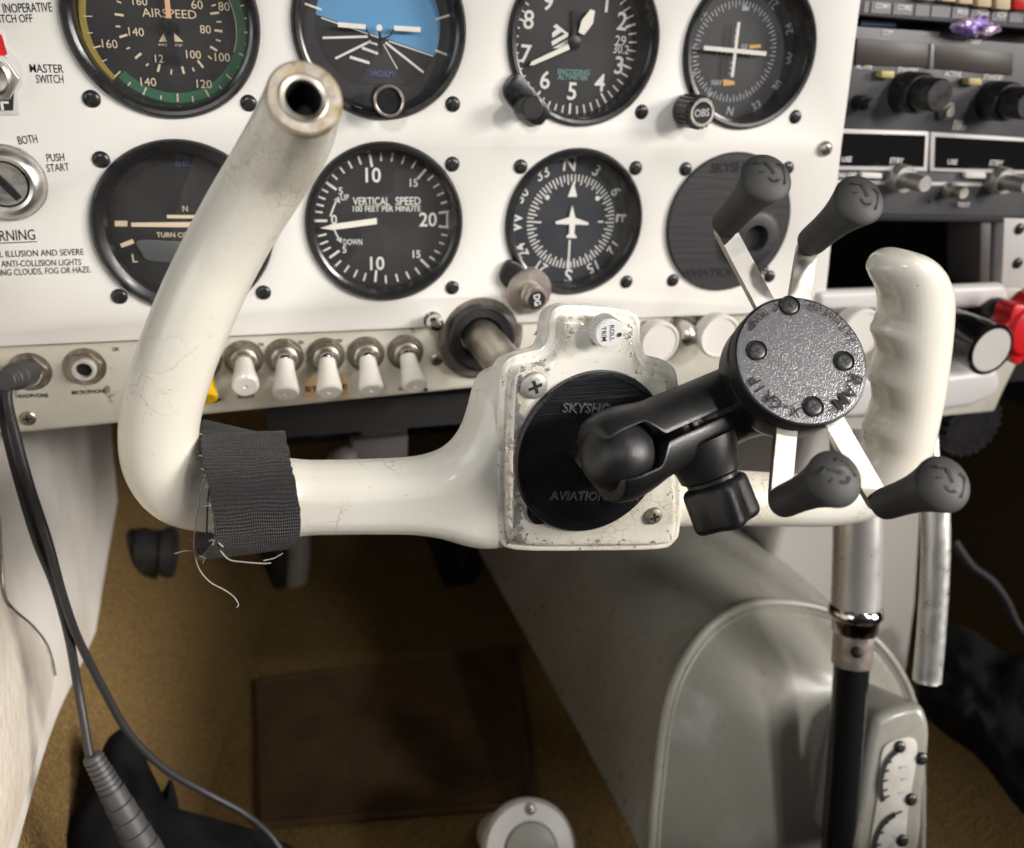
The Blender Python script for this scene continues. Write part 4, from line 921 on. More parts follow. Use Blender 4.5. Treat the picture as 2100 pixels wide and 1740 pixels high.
for i, (l, r) in enumerate(zip(QL, QR)):
    p = aty(l.x, l.y, -.145); q = aty(r.x, r.y, -.145); m_ = (p+q)/2; hw = max((q-p).length/2, .0003); xd = (q-p).normalized() if (q-p).length > 1e-6 else Vector((1, 0, 0))
    ex = nt(l.y)*dep(p)/CF; tp_ = max(.02, math.sqrt(max(0, 1-max(0, 1-i/22.)**2))); ry = .0138*tp_*(1-.0008*max(0, i-60))
    ring = []
    for k in range(n):
        a = 2*math.pi*k/n; c_ = math.cos(a); w_ = hw if c_ > 0 else hw+ex*max(0, -c_)**3.2*min(1, tp_*1.2)
        ring.append(m_+xd*(w_*c_)+Vector((0, -1, 0))*(ry*math.sin(a)))
    rr_.append(ring)
for ring in rr_: mbg.v += ring
for j in range(len(rr_)-1):
    for k in range(n): mbg.f.append((j*n+k, j*n+(k+1) % n, (j+1)*n+(k+1) % n, (j+1)*n+k)); mbg.m.append(0)
mbg.f.append(tuple(range(n-1, -1, -1))); mbg.f.append(tuple(range((len(rr_)-1)*n, len(rr_)*n)))
grip = voxel(mbg, .0007, 6); obj('grip', grip, M['grip_plastic'], parent=yk, smooth=180, label='ivory plastic hand grip with finger notches')
# shaft
b = MB(); b.tube([Vector((shaft.x, .03, shaft.z)), Vector((shaft.x, -.118, shaft.z+.002))], .0098, 36); obj('shaft', b, M['shaft_metal'], parent=yk)
# black disc in the hub, printed lettering, ear
cf = HF.copy(); cu_, cv_ = loc_on(HF, 1212, 930, .0065); DF = HF @ Matrix.Translation((cu_, cv_, 0)) @ Matrix.Diagonal((.965, 1.06, 1, 1))
b = MB().lathe(DF, [(.0305, .0050), (.0305, .0078), (.0298, .0086), (.0287, .0086), (.0284, .0080), (0, .0080)], 96); cap = obj('clock_cover', b, M['printed_black'], parent=yk)
b = MB(); P = cat([loc_on(HF, u, v, .0066) for u, v in ((1092, 1022), (1082, 1040), (1083, 1060), (1098, 1075), (1118, 1073), (1128, 1066), (1150, 1066), (1160, 1040), (1110, 1005))], 4, True); b.prism(HF, [tuple(p) for p in P], .0057, .0068); obj('cover_tab', b, M['printed_black'], parent=cap)
for ln in (('SKYSHO', 1153, 846, 1252, 849, 19), ('AVIATION GEAR', 1128, 1026, 1311, 1028, 18)):
    b = MB(); text_px(b, HF, *ln, .0088, off=.018, depth=.0012); obj('lettering', b, M['printed_shine'], parent=cap)
M['screw_grey'] = mat('screw_grey', (.50, .49, .47), .48, .6, bump=('noise', 900, .3, .0004), vary=(300, (.36, .34, .30), .4, .7))
M['screw_old'] = mat('screw_old', (.34, .32, .26), .5, .6, bump=('noise', 900, .3, .0004), vary=(300, (.18, .16, .11), .4, .7))
# hub screws and trim knob
put_screw(HF @ Vector((*loc_on(HF, 1095, 791, .0058), .0056)), yk, screw_mesh(.0050, .0019, [M['screw_grey'], M['slot_black']], seg=32), rot=.35)
put_screw(HF @ Vector((*loc_on(HF, 1339, 1058, .0058), .0056)), yk, screw_mesh(.0038, .0019, [M['screw_old'], M['slot_black']], seg=32), rot=.25)
ka, kb = loc_on(HF, 1249.5, 685, .0125); KF = HF @ Matrix.Translation((ka, kb, 0)); b = MB()
nT = 34; prof = []
ringA = []
for i in range(nT*2): ringA.append(.00545 if i % 2 == 0 else .0049)
for c0, c1 in ((.0056, .0121),):
    poly = [(ringA[i]*math.cos(math.pi*i/nT), ringA[i]*math.sin(math.pi*i/nT)) for i in range(nT*2)]
    b.prism(KF, poly, c0, c1)
b.lathe(KF, [(.0049, .0120), (.0047, .0124), (0, .0125)], 40)
kn = obj('trim_knob', b, mat('knob_face', (.72, .72, .71), .4, .2, bump=('noise', 1200, .2, .0003), dirt=(900, (.1, .1, .1), .68)), parent=yk, smooth=25)
b = MB(); text_px(b, KF, 'ROLL', 1251.5, 668, 1252.5, 700, 8.5, .01275, off=.01); text_px(b, KF, 'TRIM', 1234.5, 671, 1236, 701, 8.5, .01275, off=.01); b.ring(KF, 0, .0008, .01275, o=loc_on(KF, 1271, 687, .01275), n=20); obj('knob_lettering', b, M['ink'], parent=kn)

# ================================================================== STRAP on the left of the crossbar
st = thing('hook_and_loop_strap', aty(500, 1140, -.150), 'black woven strap wrapped round the left of the yoke crossbar, edge frayed', 'strap')
def strap_ring(x, k=1., n=72):
    r = []
    for i in range(n):
        a = 2*math.pi*i/n; ca_, sa_ = math.cos(a), math.sin(a)
        e = 2/2.05; y = math.copysign(abs(ca_)**e, ca_); z = math.copysign(abs(sa_)**e, sa_)
        r.append((y, z))
    return r
pL, pR = aty(428, 1018, -.150), aty(596, 1050, -.150)
zc = aty(510, 1015, -.158).z; x0 = aty(419, 1010, -.168).x; x1 = aty(598, 1040, -.168).x
N_ = 96; rows = 40
b = MB(); acc = 0; prev = None
ring0 = strap_ring(0, n=N_)
arc = [0]
for i in range(1, N_+1):
    p, q = ring0[i-1], ring0[i % N_]; arc.append(arc[-1]+math.hypot((p[0]-q[0])*.020, (p[1]-q[1])*.0205))
def spt(i, j, off=0.):
    y, z = ring0[i % N_]; t_ = j/rows
    hw = .0206+off+.0006*math.sin(i*.33+t_*2); dw = .0215+off
    ex = .0012*noise.noise(Vector((i*.35, t_*3, off*900)))
    jag = .0006*noise.noise(Vector((i*2.1, 7, 1))) if j in (0, rows) else 0
    x = x0+(x1-x0)*t_+jag+.0024*(1-z*z)*(1 if y < .2 else 0)-.0058*(z*z)*(z < 0)
    return Vector((x, -.1545+dw*y+ex*.3, zc-.0006+hw*z*(1.0-.03*t_)+ex*.4-.0010*t_))
for j in range(rows+1):
    for i in range(N_): b.w[len(b.v)] = arc[i]; b.v.append(spt(i, j))
for j in range(rows+1):
    for i in range(N_): b.w[len(b.v)] = arc[i]; b.v.append(spt(i, j, -.0017))
n1 = (rows+1)*N_
for j in range(rows):
    for i in range(N_):
        k_ = (i+1) % N_; b.f.append((j*N_+i, (j+1)*N_+i, (j+1)*N_+k_, j*N_+k_)); b.m.append(0)
        b.f.append((n1+j*N_+k_, n1+(j+1)*N_+k_, n1+(j+1)*N_+i, n1+j*N_+i)); b.m.append(0)
for i in range(N_):
    k_ = (i+1) % N_; b.f.append((i, k_, n1+k_, n1+i)); b.m.append(0); e_ = rows*N_; b.f.append((e_+k_, e_+i, n1+e_+i, n1+e_+k_)); b.m.append(0)
obj('webbing_band', b, M['webbing'], parent=st, smooth=60)
b = MB(); q = [aty(u, v, -.128) for u, v in ((398, 884), (420, 880), (560, 912), (596, 934), (596, 980), (404, 960))]
fr = pf((0, -.128, 0)); b.prism(fr, [(p.x, p.z) for p in q], -.010, 0); obj('backing_pad', b, M['rubber_grey'], parent=st, bevel=.0015)
def thread(pts, r, m, n=6): t_ = MB(); t_.tube(cat(pts, 6), r, n); obj('loose_thread', t_, M[m], parent=st)
thread([aty(u, v, y) for u, v, y in ((432, 965, -.166), (418, 985, -.165), (408, 1030, -.166), (402, 1070, -.166), (398, 1110, -.160), (400, 1140, -.160), (410, 1170, -.160), (432, 1195, -.160), (460, 1210, -.160), (480, 1225, -.160), (489, 1240, -.160), (485, 1246, -.160))], .00022, 'thread_pale')
thread([aty(u, v, -.176) for u, v in ((452, 1130), (470, 1148), (500, 1153), (540, 1156), (556, 1155))], .00022, 'thread_pale')
thread([aty(u, v, -.172) for u, v in ((540, 1150), (562, 1145), (580, 1135))], .0002, 'thread_pale')
thread([aty(u, v, -.165) for u, v in ((358, 1136), (380, 1130), (400, 1132))], .0002, 'thread_pale')
thread([aty(u, v, -.167) for u, v in ((436, 970), (428, 1010), (425, 1060), (424, 1095))], .0003, 'thread')
thread([aty(u, v, -.175) for u, v in ((446, 1090), (455, 1100), (448, 1112), (458, 1122))], .0002, 'thread_pale')
random.seed(3)
fz = MB()
for i in range(34):
    a = spt(random.randrange(N_), 0); d = Vector((random.uniform(-.0022, -.0002), random.uniform(-.001, .001), random.uniform(-.0015, .001))); fz.tube([a, a+d*.6+Vector((0, 0, .0003)), a+d], .00009, 4)
obj('frayed_edge', fz, M['thread_pale'], parent=st)

# ================================================================== PHONE MOUNT on the yoke hub
D0 = atd(1644, 738, .285)
nrm = (.11*CR+.30*CU-CD).normalized()
B1 = aty(1266, 934, -.193); B2 = D0-nrm*.0310
pm = thing('phone_mount', B1, 'black ball mount arm with an empty four finger phone holder, on the yoke hub', 'phone mount')
b = MB().sphere(B1, .0126, 40); obj('ball', b, M['rubber_black'], parent=pm)
_n = aty(1222, 931, -.169); bf = pf((_n.x, -.1685, _n.z)); b = MB(); hx = [(.0085*math.cos(R_(a+12)), .0085*math.sin(R_(a+12))) for a in range(0, 360, 60)]; b.prism(bf, hx, -.0002, .0062); b.lathe(bf, [(.0055, .006), (.0055, .016)], 24); obj('base_nut', b, M['steel_dull'], parent=pm, bevel=.0005)
b = MB().sphere(B2, .0126, 32); b.lathe(axf(B2, nrm), [(.0065, .006), (.0065, .010), (.0120, .0105)], 40); obj('ball', b, M['rubber_black'], parent=pm)
ax = (B2-B1); LA = ax.length; ax.normalize()
sv = (CU*1.0-CR*.35); sv = (sv-ax*sv.dot(ax)).normalized(); tv = ax.cross(sv)
if tv.dot(CD) > 0: tv = -tv
def arm_half(sg, name):
    st_ = []
    for i in range(71):
        x = -.0072+(LA+.0144)*i/70
        ds = min(abs(x), abs(x-LA)); inner = 0 < x < LA
        Rb = .0158
        rb = math.sqrt(max(Rb*Rb-min(x, LA-x)**2, 1e-6)) if not inner else Rb
        u_ = min(1, max(0, (min(x, LA-x)-.002)/.016)); u_ = u_*u_*(3-2*u_)
        r = rb if not inner else Rb*(1-u_)+.0137*u_
        dd = min(abs(x), abs(x-LA))
        q = min(1, max(0, (dd-.0075)/.005)) if inner else 0
        s0 = .0078*(1-q)+.0012*q
        if not inner: s0 = .0078*math.sqrt(max(0, 1-(min(x, LA-x)/.0130)**2*.85))
        st_.append((x, r, s0))
    m_ = MB(); n = 22; rings = []
    for x, r, s0 in st_:
        P0 = B1+ax*x; s0 = min(s0, r*.93)
        a0 = math.asin(s0/r); ring = []
        for k in range(n+1):
            a = a0+(math.pi-2*a0)*k/n
            ring.append(P0+tv*(r*.90*math.cos(a))+sv*(sg*r*math.sin(a)))
        wi = r*.90*math.cos(a0)
        for k in range(1, 6): ring.append(P0+tv*(-wi+2*wi*k/6)+sv*(sg*s0))
        rings.append(ring)
    L_ = len(rings[0]); base = len(m_.v)
    for rg in rings: m_.v += rg
    for j in range(len(rings)-1):
        for k in range(L_):
            f = (base+j*L_+k, base+j*L_+(k+1) % L_, base+(j+1)*L_+(k+1) % L_, base+(j+1)*L_+k); m_.f.append(f if sg > 0 else f[::-1]); m_.m.append(0)
    m_.f.append(tuple(base+k for k in range(L_))); m_.m.append(0); m_.f.append(tuple(base+(len(rings)-1)*L_+k for k in range(L_))); m_.m.append(0)
    bm = bmesh.new(); me = bpy.data.meshes.new('t'); me.from_pydata([tuple(v) for v in m_.v], [], m_.f); bm.from_mesh(me); bmesh.ops.recalc_face_normals(bm, faces=bm.faces); bm.to_mesh(me); bm.free()
    k_ = MB(); k_.v = [v.co.copy() for v in me.vertices]; k_.f = [tuple(p.vertices) for p in me.polygons]; k_.m = [0]*len(k_.f); bpy.data.meshes.remove(me)
    return obj(name, k_, M['plastic_black'], parent=pm, bevel=.0007, smooth=50)
arm_half(1, 'clamp_half'); arm_half(-1, 'clamp_half')
mid = B1+ax*(LA*.5)
b = MB(); kf = axf(mid-ax*.0022-sv*.0150, -sv, tuple(tv)); b.lathe(kf, [(.0138, -.0085), (.0126, -.003), (.0112, .0015), (.0107, .0045), (.0098, .0052), (.0092, .0056), (.0092, .0068)], 40); obj('knob_collar', b, M['plastic_black'], parent=pm)
lobes = []
for i in range(72):
    a = 2*math.pi*i/72; r = .0103+.0016*math.cos(4*a); lobes.append((r*math.cos(a+.4), r*math.sin(a+.4)))
b = MB(); b.prism(kf, lobes, .0068, .0235, k=1.03); obj('tightening_knob', b, M['rubber_black'], parent=pm, bevel=.0028, seg=4, smooth=60)
b = MB().tube([mid+sv*.008, mid-sv*.010], .0028, 16); b.box(frame(mid, ax, sv, tv), (.008, 0, .004), (.010, .0020, .010)); obj('clamp_bolt', b, M['steel'], parent=pm)
# round holder head
DF = axf(D0, nrm, tuple(CU)); RD = .0232
b = MB().lathe(DF, [(0, -.0225), (.0175, -.0225), (.0205, -.0212), (.0222, -.0185), (RD-.0004, -.0160), (RD-.0006, -.0092), (RD-.0010, -.0088), (RD-.0010, -.0082), (RD, -.0078), (RD, -.0012), (RD-.0004, -.0004), (RD-.0010, -.0001)], 96)
hub = obj('holder_body', b, M['plastic_black'], parent=pm, smooth=30)
b = MB(); n = 96; prof = [(RD-.0010, -.0001), (RD-.0022, 0), (.012, .0001), (.004, .0002), (0, .0002)]; b.lathe(DF, prof, 96)
obj('holder_face', b, M['grained_face'], parent=hub)
b = MB()
for a0, a1 in ((150, 178), (192, 222), (236, 262)):
    for i in range(12):
        a = R_(a0+(a1-a0)*i/12); a2 = R_(a0+(a1-a0)*(i+1)/12); p = [(math.cos(a), math.sin(a)), (math.cos(a2), math.sin(a2))]; r = RD+.00012
        b.add([DF @ Vector((p[0][0]*r, p[0][1]*r, -.0068)), DF @ Vector((p[1][0]*r, p[1][1]*r, -.0068)), DF @ Vector((p[1][0]*r, p[1][1]*r, -.0050)), DF @ Vector((p[0][0]*r, p[0][1]*r, -.0050))], [(0, 1, 2, 3)])
obj('side_slot', b, M['slot_black'], parent=hub)
SCH = screw_mesh(.0028, .0004, [mat('screw_dark', (.05, .05, .05), .35, .6), M['slot_black']], seg=28)
for u, v in ((1620, 627), (1552, 719), (1731, 741), (1668, 834)):
    a, c = loc_on(DF, u, v, .0003); b = MB().lathe(DF @ Matrix.Translation((a, c, 0)), [(.0036, .0006), (.0034, .00075), (.0031, .0004), (.0030, .00025), (0, .00025)], 36)
    rec = obj('screw_recess', b, M['slot_black'], parent=hub)
    s = put_screw(DF @ Vector((a, c, .0003)), hub, SCH, rot=.5, c=nrm)
def arc_text(s, r, a_mid, span, h, m='slot_black', flip=False, off=.008):
    b = MB(); n = len(s)
    for i, ch in enumerate(s):
        if ch == ' ': continue
        t_ = (i+.5)/n-.5; a = a_mid+(t_*span if flip else -t_*span)
        o = Vector((r*math.cos(R_(a)), r*math.sin(R_(a)))); text_c(b, DF, ch, o, h, a+90 if flip else a-90, .0008, off=off, wk=1.0)
    return obj('lettering', b, M[m], parent=hub)
arc_text('PAT PEND', .0200, 121, 56, .0024, flip=True); arc_text('PATENTED', .0202, 47, 60, .0024, flip=True)
arc_text('X-GRIP', .0190, 229, 62, .0038); arc_text('RAM', .0188, 322, 44, .0048); arc_text('\u00ae', .0195, 296, 8, .0022)
# four spring arms with rubber tips
logo_arc = [(-.0032, .0036), (.0002, .0040), (.0012, .0010), (.0022, -.0012)]
M['rubber_worn'] = mat('rubber_worn', (.075, .075, .075), .5, bump=('noise', 800, .2, .0004), vary=(700, (.045, .045, .045), .45, .65))
def finger(root, base, tip, logo_rot):
    P0 = D0-nrm*.0072
    p = atp(*root, P0, nrm); q = atp(*base, P0, nrm); d = (q-p); q2 = q-d.normalized()*.001; L_ = .0345
    tipp = atp(*tip, P0+nrm*.0345, nrm); kd = (tipp-q).normalized()
    fr = axf(p, nrm); side = nrm.cross(d).normalized()
    b = MB(); w = .0037; th = .0013
    pts = cat([p-d.normalized()*.012, p, q-d.normalized()*.0045, q-d.normalized()*.0012+kd*.0008, q+kd*.004, q+kd*.009], 4)
    vs = []
    for i, c in enumerate(pts):
        T = (pts[min(i+1, len(pts)-1)]-pts[max(i-1, 0)]).normalized(); up = T.cross(side).normalized()
        vs += [c+side*w+up*th, c-side*w+up*th, c-side*w-up*th, c+side*w-up*th]
    n = len(pts); fs = [(i*4+k, i*4+(k+1) % 4, (i+1)*4+(k+1) % 4, (i+1)*4+k) for i in range(n-1) for k in range(4)]+[(3, 2, 1, 0), ((n-1)*4, (n-1)*4+1, (n-1)*4+2, (n-1)*4+3)]
    b.add(vs, fs); arm = obj('spring_arm', b, M['spring_steel'], parent=pm, bevel=.00025, seg=1, smooth=24)
    TF = axf(q+kd*.0015, kd, tuple(CU)); LL = (tipp-q).length-.0015
    pr = [(0, 0), (.0042, 0), (.0051, .0010), (.0053, .0030), (.0054, LL*.35), (.0059, LL*.58), (.0067, LL*.74), (.0078, LL*.90), (.0084, LL*.965), (.0085, LL*.985), (.0082, LL*1.0), (.0075, LL*1.017), (.0060, LL*1.042), (.0042, LL*1.060), (.0022, LL*1.069), (0, LL*1.070)]
    b = MB().lathe(TF, pr, 44); tipo = obj('rubber_tip', b, M['rubber_grey'], parent=arm, smooth=24)
    g = MB(); c = LL*1.07+.0001; RT_ = Matrix.Rotation(R_(logo_rot), 4, 'Z'); LF = TF @ RT_
    g.bar(LF, (-.0046, .0030), (-.0018, .0040), .0009, c); g.bar(LF, (-.0018, .0040), (.0012, .0004), .0011, c); g.bar(LF, (.0022, .0044), (.0042, .0042), .0007, c-.0003); g.bar(LF, (.0042, .0044), (.0052, -.0022), .0010, c-.0006)
    g.ring(LF, .0012, .0022, c, 200, 340, 16, o=(.0012, -.0006)); g.bar(LF, (-.0034, -.0002), (-.0020, .0004), .0006, c)
    obj('embossed_mark', g, M['slot_black'], parent=tipo)
    g = MB().ring(LF, 0, .0030, c-.0002, n=28, o=(.0010, -.0004)); obj('worn_circle', g, M['rubber_worn'], parent=tipo)
M['spring_steel'] = mat('spring_steel', (.58, .565, .54), .36, 1., bump=('noise', 1400, .10, .0002), vary=(130, (.52, .48, .40), .45, .7), rvar=.1)
finger((1560, 612), (1482, 466), (1573, 365), -10); finger((1640, 600), (1656, 503), (1763, 410), -25)
finger((1612, 878), (1598, 1033), (1712, 982), 25); finger((1712, 872), (1806, 1037), (1935, 993), -30)

# ================================================================== ENGINE CONTROLS to the right of the yoke
ec = MB(); EF_ = pf((0, .006, 0))
pp = [loc_on(EF_, u, v, 0) for u, v in ((1330, 640), (1690, 602), (2100, 588), (2110, 700), (2060, 800), (2040, 845), (1900, 858), (1600, 880), (1330, 860))]
ec.prism(EF_, pp, -.012, 0); t = thing('control_plate', EF_ @ Matrix.Translation((.40, -.20, 0)), 'cream plate holding the push pull engine knobs right of the yoke hub', 'control panel')
obj('plate', ec, M['switch_paint'], parent=t, bevel=.002)
b = MB(); q = [loc_on(EF_, u, v, .010) for u, v in ((1680, 600), (2064, 583), (2074, 612), (2060, 634), (1680, 640))]; b.prism(EF_, q, .0005, .010); obj('top_rail', b, M['trim_white'], parent=t, bevel=.004, seg=3)
b = MB(); q = [loc_on(EF_, u, v, .022) for u, v in ((1720, 780), (1960, 768), (2050, 755), (2058, 790), (2040, 818), (1990, 838), (1900, 850), (1720, 862))]; b.prism(EF_, q, .0005, .022); obj('lower_lip', b, M['trim_white'], parent=t, bevel=.005, seg=3)
def pull_knob(name, u, v, y, r, L, m, lab, face=None, cat_='knob', stem=.004, grp='push pull engine control knobs', ybase=.006):
    o = aty(u, v, y); fr = pf((o.x, y, o.z)); t = thing(name, pf((o.x, ybase, o.z)), lab, cat_, grp)
    b = MB().lathe(fr, [(r*.72, -L), (r*.95, -L*.93), (r*.98, -L*.5), (r, -.003), (r, -.0012), (r*.93, 0), (r*.86, 0), (r*.84, -.0006), (0, -.0006)], 56); k = obj('cap', b, M[m], parent=t)
    if face: b = MB().lathe(fr, [(r*.83, -.0004), (0, -.0004)], 48); obj('face', b, M[face], parent=k)
    d = ybase-y
    b = MB().lathe(fr, [(stem, -L*.9), (stem, -d+.006), (stem*1.6, -d+.0055), (stem*1.7, -d)], 28); obj('stem', b, M['chrome'], parent=t)
    return t
pull_knob('pull_knob', 1355, 704, -.018, .0118, .010, 'white_knob', 'flat white pull knob next to the yoke hub')
pull_knob('pull_knob', 1478, 692, -.018, .0128, .010, 'white_knob', 'white pull knob half hidden behind the phone holder')
pull_knob('pull_knob', 1768, 685, -.018, .0150, .012, 'white_knob', 'large white pull knob just left of the finger grip')
p = aty(1418, 692, -.012); fr = pf((p.x, .006, p.z)); b = MB().lathe(fr, [(.0078, 0), (.0078, .004), (.0070, .005), (.0066, .012), (.0058, .017), (.003, .0195), (0, .020)], 36); obj('lock_button', b, M['steel'], label='shiny metal lock button between two white pull knobs', cat_='button', origin=fr)
M['turned_face'] = mat('turned_face', (.74, .73, .70), .36, .3, rvar=.05)
pull_knob('throttle_knob', 2035, 719, -.045, .0162, .046, 'knob_black', 'glossy black throttle knob with a turned metal face beside the grip', 'turned_face', stem=.006)
# lobed red mixture knob
o = aty(2090, 672, -.026); fr = pf((o.x, -.026, o.z)); t = thing('mixture_knob', pf((o.x, .006, o.z)), 'bright red lobed mixture knob at the right edge', 'knob', 'push pull engine control knobs')
P = [( (.0205+.0022*math.cos(8*a))*math.cos(a), (.0205+.0022*math.cos(8*a))*math.sin(a)) for a in (2*math.pi*i/96 for i in range(96))]
b = MB(); b.prism(fr, P, -.007, .007); b.lathe(fr, [(.017, .007), (.015, .010), (0, .011)], 40); obj('cap', b, M['red_plastic'], parent=t, bevel=.0015)
b = MB().lathe(fr, [(.0135, -.030), (.0135, -.018), (.009, -.007)], 36); obj('stem', b, M['bezel_black'], parent=t)
o = aty(2110, 636, .004); b = MB().lathe(pf((o.x, .006, o.z)), [(.016, 0), (.0155, .012), (.010, .018), (0, .019)], 36); obj('round_boss', b, M['steel_dull'], label='dull metal boss above the red mixture knob', cat_='boss')
b = MB(); o = aty(1985, 868, .03); 
P = [((.024+.0014*math.cos(22*a))*math.cos(a), (.024+.0014*math.cos(22*a))*math.sin(a)) for a in (2*math.pi*i/176 for i in range(176))]
b.prism(pf(o), P, -.006, .006); obj('ribbed_wheel', b, M['rubber_black'], label='black ribbed wheel under the white lip of the control plate', cat_='wheel')

# ================================================================== RADIO STACK
YR = .010; RF = pf((0, YR, 0))
def pxp(name, poly, c0, c1, m, par=None, bev=.0006, **k):
    b_ = MB(); b_.prism(RF, [loc_on(RF, u, v, c1) for u, v in poly], c0, c1); return obj(name, b_, M[m], parent=par, bevel=bev, **k)
M['steel_knob'] = mat('steel_knob', (.50, .48, .46), .38, .85, rvar=.05)
GR = 'avionics units in the radio stack'
def radio(name, lab, poly, c=.0):
    xs = [loc_on(RF, u, v, 0) for u, v in poly]; t = thing(name, RF @ Matrix.Translation((sum(p[0] for p in xs)/len(xs), min(p[1] for p in xs), 0)), lab, 'radio', GR); pxp('faceplate', poly, -.02, c, 'radio_grey', t, .0010); return t
def rtext(par, lines, m='mark_dim', c=.0006, off=.02):
    for s, u0, v0, u1, v1, h in lines: b_ = MB(); text_px(b_, RF, s, u0, v0, u1, v1, h, c, off=off); obj('lettering', b_, M[m], parent=par)
def window(par, poly, m='window_dark', rim='radio_light', k=6):
    w = pxp('display_window', poly, .0002, .0012, m, par, .0003); return w
# audio selector
t = radio('audio_panel', 'grey audio selector with a row of tan push buttons at the top right', [(1700, -60), (2180, -60), (2180, 66), (1766, 32), (1700, 26)])
b = MB()
for u0, u1 in ((1774, 1783), (1789, 1829), (1834, 1874), (1879, 1908), (1912, 1950), (1955, 1988), (1993, 2030), (2036, 2066), (2072, 2100)):
    k_ = lambda u: (u-1766)*.066; b.sheet(RF, [loc_on(RF, u, v, .0004) for u, v in ((u0, 2+k_(u0)), (u1, 2+k_(u1)), (u1-3, 25+k_(u1)), (u0-3, 25+k_(u0)))], .0004)
obj('label_strip', b, M['radio_light'], parent=t)
rtext(t, [('COM1', 1795, 17, 1822, 19, 9), ('COM2', 1840, 20, 1868, 22, 9), ('MKR', 1962, 29, 1984, 31, 9), ('DME', 2003, 35, 2025, 37, 9), ('ADF', 2042, 36, 2063, 38, 9)], 'mark_white', c=.0010)
for u, v, m in ((1905, -16, 'button_tan'), (1948, -13, 'button_tan'), (1983, -8, 'button_tan'), (2021, -2, 'button_tan'), (2060, 3, 'button_tan'), (2097, 4, 'red_paint'), (2134, 8, 'red_paint')):
    pxp('push_button', [(u-16, v-30), (u+15, v-30), (u+13, v+18), (u-16, v+16)], .0004, .0050, m, t, .0008)
# dark gap with a crumpled purple wrapper
b = MB(); b.box(RF, (.44, .017, -.018), (.24, .09, .002)); obj('radio_rack', b, M['slot_black'], label='black open rack behind the radio faces', cat_='rack')
o = aty(2001, 57, .004); wp = MB(); wp.sphere(o, .0092, 48, sc=(1.8, .5, .50))
for i, v in enumerate(wp.v):
    n_ = noise.noise(v*300)*.0024+abs(noise.noise(v*900))*.0016; wp.v[i] = v+(v-o).normalized()*n_
obj('foil_wrapper', wp, M['purple_foil'], smooth=30, label='crumpled purple foil wrapper stuffed between two radios', cat_='wrapper')
b = MB(); b.prism(RF, [loc_on(RF, u, v, -.010) for u, v in ((1766, 41), (1838, 46), (1838, 55), (1766, 52))], -.013, -.010); obj('blue_card', b, M['blue_plastic'], label='dark blue card edge in the gap under the audio selector', cat_='card')
# navigation and communication radio
t = radio('nav_com_radio', 'grey radio with two brown display windows and large black tuning knobs', [(1690, 48), (1765, 54), (1932, 66), (1926, 76), (2180, 96), (2180, 288), (1690, 261)])
rtext(t, [('COM', 1809, 72, 1829, 73, 9), ('NAV', 1990, 91, 2010, 92, 9), ('ACTIVE', 1755, 141, 1788, 142, 9), ('STANDBY', 1840, 149, 1882, 151, 9), ('ACTIVE', 1936, 156, 1970, 158, 9), ('STANDBY', 2016, 163, 2056, 166, 9), ('VOL', 1757, 208, 1775, 209, 8), ('VOL', 1941, 220, 1957, 221, 8), ('PULL', 1955, 256, 1977, 258, 8), ('IDENT', 1953, 266, 1981, 268, 8)], 'mark_white')
window(t, [(1758, 79), (1908, 90.5), (1905, 138.5), (1754, 133)]); window(t, [(1918, 92), (2079, 109), (2076, 155), (1916, 141)])
pxp('divider', [(1909, 90), (1917, 91), (1915, 141), (1906, 140)], .0002, .0020, 'radio_light', t, .0003)
for u, v in ((1822, 153), (2001, 168)): pxp('swap_button', [(u-14, v-8), (u+14, v-7), (u+13, v+8), (u-14, v+7)], .0004, .0060, 'button_yellow', t, .0008)
def dual_knob(par, u, v, r1, r2, y1, y2, m1, m2, face=None):
    o2 = aty(u, v, YR-y2); fr = pf((o2.x, YR, o2.z))
    b_ = MB().lathe(fr, [(r1, .0008), (r1*.97, y1-.001), (r1*.9, y1), (r2, y1)], 44); k_ = obj('tuning_knob', b_, M[m1], parent=par)
    b_ = MB().lathe(fr, [(r2, y1-.001), (r2*.97, y2-.001), (r2*.88, y2), (0, y2)], 40); obj('inner_knob', b_, M[m2], parent=k_)
dual_knob(t, 1928, 196, .0112, .0088, .015, .029, 'bezel_black', 'bezel_black'); dual_knob(t, 2112, 214, .0112, .0088, .015, .029, 'bezel_black', 'bezel_black')
dual_knob(t, 1790, 214, .0042, .0030, .008, .014, 'bezel_black', 'bezel_black'); dual_knob(t, 1950, 231, .0042, .0030, .004, .007, 'steel_dull', 'steel_dull')
# lower radio with white outlined windows
t = radio('navigation_radio', 'grey radio with white outlined black windows and silver tuning knobs', [(1690, 263), (2180, 290), (2180, 446), (1690, 438)], .0012)
for poly in ([(1722, 264), (1906, 270), (1902, 352), (1706, 349)], [(1910, 271), (2130, 285), (2128, 359), (1908, 352)]):
    f = pxp('window_frame', poly, .0013, .0034, 'trim_white', t, .0006)
    cx_ = sum(p[0] for p in poly)/4; cy_ = sum(p[1] for p in poly)/4
    pxp('display_window', [(cx_+(u-cx_)*.92, cy_+(v-cy_)*.79) for u, v in poly], .0030, .0037, 'window_black', f, .0)
b = MB(); b.bar(RF, loc_on(RF, 1700, 373, .0015), loc_on(RF, 2110, 381, .0015), .0020, .0015); obj('trim_line', b, M['trim_white'], parent=t)
rtext(t, [('USE', 1726, 332, 1746, 332, 9), ('STBY', 1824, 334, 1852, 335, 9), ('USE', 1942, 337, 1962, 338, 9), ('STBY', 2028, 339, 2056, 340, 9), ('CHAN', 1716, 364, 1734, 364, 8), ('OFF', 1738, 363, 1756, 364, 8), ('TEST', 1962, 424, 1988, 425, 8)], 'mark_white', c=.0046)
